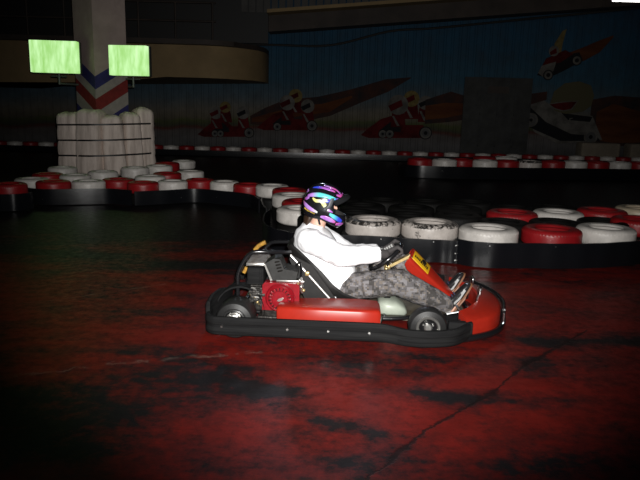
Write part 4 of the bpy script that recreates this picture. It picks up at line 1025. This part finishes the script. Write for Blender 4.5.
for mirror in (1, -1):
    for line, wd, colr in STR:
        bm = BM(); lay = bm.verts.layers.float_color.new('paint')
        P = smooth_path([(a, e, 0) for a, e in line], 6); rows = []
        m_ = len(P) - 1
        for i, p in enumerate(P):
            t = (P[min(i + 1, m_)] - P[max(i - 1, 0)]).normalized(); cs_ = max(.25, math.cos(math.radians(p.y))); nn = V((-t.y, t.x, 0))
            u = i / m_ * (len(wd) - 1); k = min(len(wd) - 2, int(u)); f = u - k
            w = wd[k] * (1 - f) + wd[k + 1] * f; cc = [x * (1 - f) + y * f for x, y in zip(colr[k], colr[k + 1])]
            row = []
            for j in range(5):
                q = p + nn * w * (j / 2 - 1); v = bm.verts.new(hs(q.x * mirror, q.y, .0012)); v[lay] = (*[q_ ** 1.25 for q_ in cc], 1); row.append(v)
            rows.append(row)
        for a, b in zip(rows, rows[1:]):
            for j in range(4): bm.faces.new((a[j], a[j + 1], b[j + 1], b[j]))
        o = finish(bm, 'streak', MT['stripe'], helm, normals=False)
        if mirror == 1: o.data.flip_normals()
        sd = o.modifiers.new('thick', 'SOLIDIFY'); sd.thickness = .001; sd.offset = 0
bm = BM()
rr = random.Random(5)
for k in range(9):
    a = -152 + k * 4.6; e = -21 - k * 1.1; hgt = rr.choice((3, 4.2, 3.2))
    tube(bm, [hs(a, e - hgt / 2, .002), hs(a + 1.5, e + hgt / 2, .002), hs(a + 3.2, e - hgt / 2, .002)], .0016, 6)
finish(bm, 'gold_script', MT['gold_txt'], helm)
# peak and pivots
bm = BM(); rows = []
for i in range(9):
    t = i / 8; row = []
    for k in range(15):
        s = -1 + 2 * k / 14; A = s * 78 * (1 - .22 * t)
        p0 = hs(A, 34 - 26 * abs(s) ** 1.6, .006); fw = .052 * t * (1 - .55 * abs(s) ** 2.2)
        row.append(p0 + V((fw, -s * .02 * t, .012 * t - .03 * t * t + .012 * (1 - s * s) * t)))
    rows.append(row)
G_ = [[bm.verts.new(p) for p in r] for r in rows]
for a, b in zip(G_, G_[1:]):
    for k in range(14): bm.faces.new((a[k], a[k + 1], b[k + 1], b[k]))
pk = finish(bm, 'peak', MT['peak'], helm, angle=60); sd = pk.modifiers.new('thick', 'SOLIDIFY'); sd.thickness = .005
for s in (-1, 1):
    bm = BM(); R_ = []
    for A, e, w in ((84, -14, 5), (76, -7, 8), (70, 2, 7), (66, 14, 6), (62, 24, 5)):
        R_.append([hs(s * (A + dx_ * w), e + dz_ * w * .4, o_) for dx_, dz_, o_ in ((-1, 0, .001), (-.9, .0, .007), (0, 0, .010), (.9, 0, .007), (1, 0, .001))])
    loft(bm, R_); finish(bm, 'pivot_arm', MT['pivot'], helm, angle=60)
    bm = BM(); c = hs(s * 82, -13, .004); sphere(bm, c, .017, 14, (1, .55, 1)); finish(bm, 'pivot_cap', MT['pivot'], helm)
bm = BM(); tube(bm, [hs(-100, -44, -.012), V((.0, -.05, -.155)), V((.0, .05, -.155)), hs(100, -44, -.012)], .008, 8, smooth=4); finish(bm, 'chin_strap', MT['strap'], helm)

# gloves gripping the rim
def glove(k):
    s = -1 if k == 'n' else 1; th = math.radians(152 if k == 'n' else 28)
    W = J[k]['wr']; rad = math.cos(th) * E1 + math.sin(th) * E2; Gp = SC + RW * rad; T_ = (-math.sin(th) * E1 + math.cos(th) * E2)
    a = (W - Gp); a = (a - T_ * a.dot(T_)).normalized(); b = T_.cross(a)
    if b.dot(SN) < 0: b = -b
    bm = BM(); capsule(bm, W - (Gp - W).normalized() * .02, W.lerp(Gp, .3), .031, .032)
    sg = 1 if T_.dot(V((0, 0, 1))) > 0 else -1
    for i, (off, ln, r) in enumerate(((.033, 1., .0115), (.011, 1.1, .012), (-.011, 1.03, .0115), (-.033, .86, .010))):
        base_ = W.lerp(Gp, .35) + T_ * off * .7 * sg
        def ring(ph, q): p = math.radians(ph); return Gp + T_ * off * sg + (a * math.cos(p) + b * math.sin(p)) * q
        kn = ring(48, .036); capsule(bm, base_, kn, .020, .0145)
        p1 = ring(105, .030); p2 = ring(175, .0285); p3 = ring(175 + 62 * ln, .0275)
        capsule(bm, kn, p1, .0135, r * 1.04); capsule(bm, p1, p2, r * 1.02, r); capsule(bm, p2, p3, r, r * .86)
    t0 = W.lerp(Gp, .35) + T_ * .026 * sg; t1 = Gp + T_ * .052 * sg + a * .032 - b * .006; t2 = Gp + T_ * .058 * sg - b * .030 + a * .006; t3 = Gp + T_ * .05 * sg - b * .030 - a * .018
    capsule(bm, t0, t1, .020, .0135); capsule(bm, t1, t2, .0135, .0115); capsule(bm, t2, t3, .0115, .010)
    g = remeshed(bm, 'glove', MT['glove'], drv, .0042, 2)
    for off in (.033, .011, -.011, -.033):
        bm = BM(); pb_ = []
        for q_ in (0, 1):
            for ph in range(20, 100, 16):
                pass
        def rg(ph, q): p = math.radians(ph); return Gp + T_ * off * sg + (a * math.cos(p) + b * math.sin(p)) * q
        tube(bm, [rg(62, .0475), rg(80, .0455), rg(98, .043)], (.008, .0065), 8); finish(bm, 'knuckle_pad', MT['glove_l'], g)
    bm = BM(); c = W.lerp(Gp, .32) + b * .026; d = (Gp - W).normalized(); w_ = d.cross(b).normalized()
    box(bm, c, (.045, .042, .012), .004, rot=Matrix((d, w_, b)).transposed()); finish(bm, 'cuff_panel', MT['glove_l'], g)
    return g
glove('n'); glove('f')

# shoes, soles towards the pedals
def shoe(k):
    s = -1 if k == 'n' else 1; y = s * .145
    r = empty('shoe', (0, 0, 0)); r.parent = drv
    H_, Tt = V((.862, y, .055)), V((.992, y - s * .0, .285)); ax_ = (Tt - H_).normalized(); o_ = V((ax_.z, 0, -ax_.x)); side_ = V((0, 1, 0))   # o_ points to the sole side (forward)
    L = (Tt - H_).length
    def P(u, v, w): return H_ + ax_ * u * L + side_ * v - o_ * w
    bm = BM(); R_ = []
    for u, w, hgt in ((-.02, .026, .05), (.02, .034, .075), (.12, .038, .088), (.28, .037, .088), (.42, .038, .074), (.6, .045, .060), (.78, .046, .050), (.92, .038, .040), (1.0, .022, .026)):
        R_.append([P(u, w * math.copysign(abs(math.cos(a)) ** .75, math.cos(a)), hgt * (.5 + .5 * math.copysign(abs(math.sin(a)) ** .75, math.sin(a)))) for a in [2 * PI * q / 20 for q in range(20)]])
    loft(bm, R_)
    capsule(bm, P(.16, 0, .05), J[k]['an'] + V((-.005, 0, .01)), .044, .047)
    up_ = remeshed(bm, 'upper', MT['shoe'], r, .006, 2)
    bm = BM(); outl = [(-.03, .0), (-.02, .028), (.06, .038), (.25, .036), (.42, .036), (.6, .046), (.8, .048), (.95, .036), (1.03, .012)]
    pl = [(u, v) for u, v in outl] + [(u, -v) for u, v in outl[::-1]]
    loft(bm, [[P(u, v, w) for u, v in pl] for w in (-.006, .006)]); bmesh.ops.remove_doubles(bm, verts=bm.verts, dist=.0005); finish(bm, 'sole', MT['sole'], r, angle=50)
    for sd_ in (-1, 1):
        bm = BM(); prism_pts = [(.30, .030), (.44, .058), (.58, .046), (.80, .030), (.80, .018), (.5, .016)]
        R2 = []
        def wid(u): 
            t = [(.12, .038), (.28, .037), (.42, .038), (.6, .045), (.78, .046), (.92, .038)]
            for (a0, b0), (a1, b1) in zip(t, t[1:]):
                if a0 <= u <= a1: return b0 + (b1 - b0) * (u - a0) / (a1 - a0)
            return .04
        loft(bm, [[P(u, sd_ * (wid(u) * (1 - .35 * max(0, w - .03) / .03) + e_), w) for u, w in prism_pts] for e_ in (-.004, .0035)])
        finish(bm, 'side_panel', MT['shoe_s'], r, angle=60)
        bm = BM(); loft(bm, [[P(u, sd_ * (.037 + e_), w) for u, w in ((.0, .02), (.0, .05), (.10, .07), (.16, .05), (.10, .02))] for e_ in (-.006, .003)]); finish(bm, 'heel_panel', MT['shoe_s'], r, angle=60)
    bm = BM()
    for u in (.30, .38, .46, .54): tube(bm, [P(u, -.024, .072 - .04 * (u - .3)), P(u + .02, 0, .088 - .06 * (u - .3)), P(u, .024, .072 - .04 * (u - .3))], .004, 6)
    finish(bm, 'laces', MT['sock'], r)
shoe('n'); shoe('f')

# ------------------------------------------------------------------ camera and light
cam = bpy.data.cameras.new('camera'); cam.sensor_width = 36; cam.lens = 36 * 620 / 640; cam.clip_end = 100
co = bpy.data.objects.new('camera', cam); COL.objects.link(co)
pitch = math.atan(127 / 620); roll = math.radians(1.5)
R3 = Matrix.Rotation(PI / 2 - pitch, 3, 'X') @ Matrix.Rotation(roll, 3, 'Z')
co.matrix_world = Matrix.Translation((0, 0, 1.45)) @ R3.to_4x4()
scn.camera = co

def light(name, kind, loc, target, energy, color=(1, 1, 1), **kw):
    l = bpy.data.lights.new(name, kind); l.energy = energy; l.color = color
    for k, v in kw.items(): setattr(l, k, v)
    o = bpy.data.objects.new(name, l); COL.objects.link(o); o.location = loc
    o.rotation_euler = (V(target) - V(loc)).to_track_quat('-Z', 'Y').to_euler(); return o
# the photographer's flash
light('camera_flash', 'SPOT', (.06, .0, 1.53), (.16, 4.6, 1.34), 1720, (1, .98, .95), shadow_soft_size=.025, spot_size=math.radians(75), spot_blend=1.)
# dim hall lamps high up behind the track
light('hall_lamp', 'SPOT', (0., 13.8, 5.3), (0., 3.0, 0), 230, (.70, .82, 1.), shadow_soft_size=.30, spot_size=math.radians(16), spot_blend=.6)
light('hall_lamp', 'SPOT', (3.9, 15., 5.9), (1.45, 5.4, 0), 40, (1, .9, .8), shadow_soft_size=.3, spot_size=math.radians(12), spot_blend=.6)
light('green_hall_lamp', 'SPOT', (-6.2, 14.9, 4.6), (-1.52, 3.6, 0), 7, (.45, 1., .12), shadow_soft_size=.3, spot_size=math.radians(14), spot_blend=.6)
for x in (-9., 0., 8.): light('hall_lamp', 'AREA', (x, 17.2, 6.4), (x, 19.5, 1.0), .5, (1, .85, .68), size=1.2)

w = bpy.data.worlds.new('hall_air'); scn.world = w; w.use_nodes = True
w.node_tree.nodes['Background'].inputs[0].default_value = (.5, .45, .42, 1); w.node_tree.nodes['Background'].inputs[1].default_value = .001

vs = scn.view_settings; vs.view_transform = 'Standard'; vs.look = 'None'; vs.gamma = 1; vs.exposure = 0.
try: vs.use_curve_mapping = False
except Exception: pass
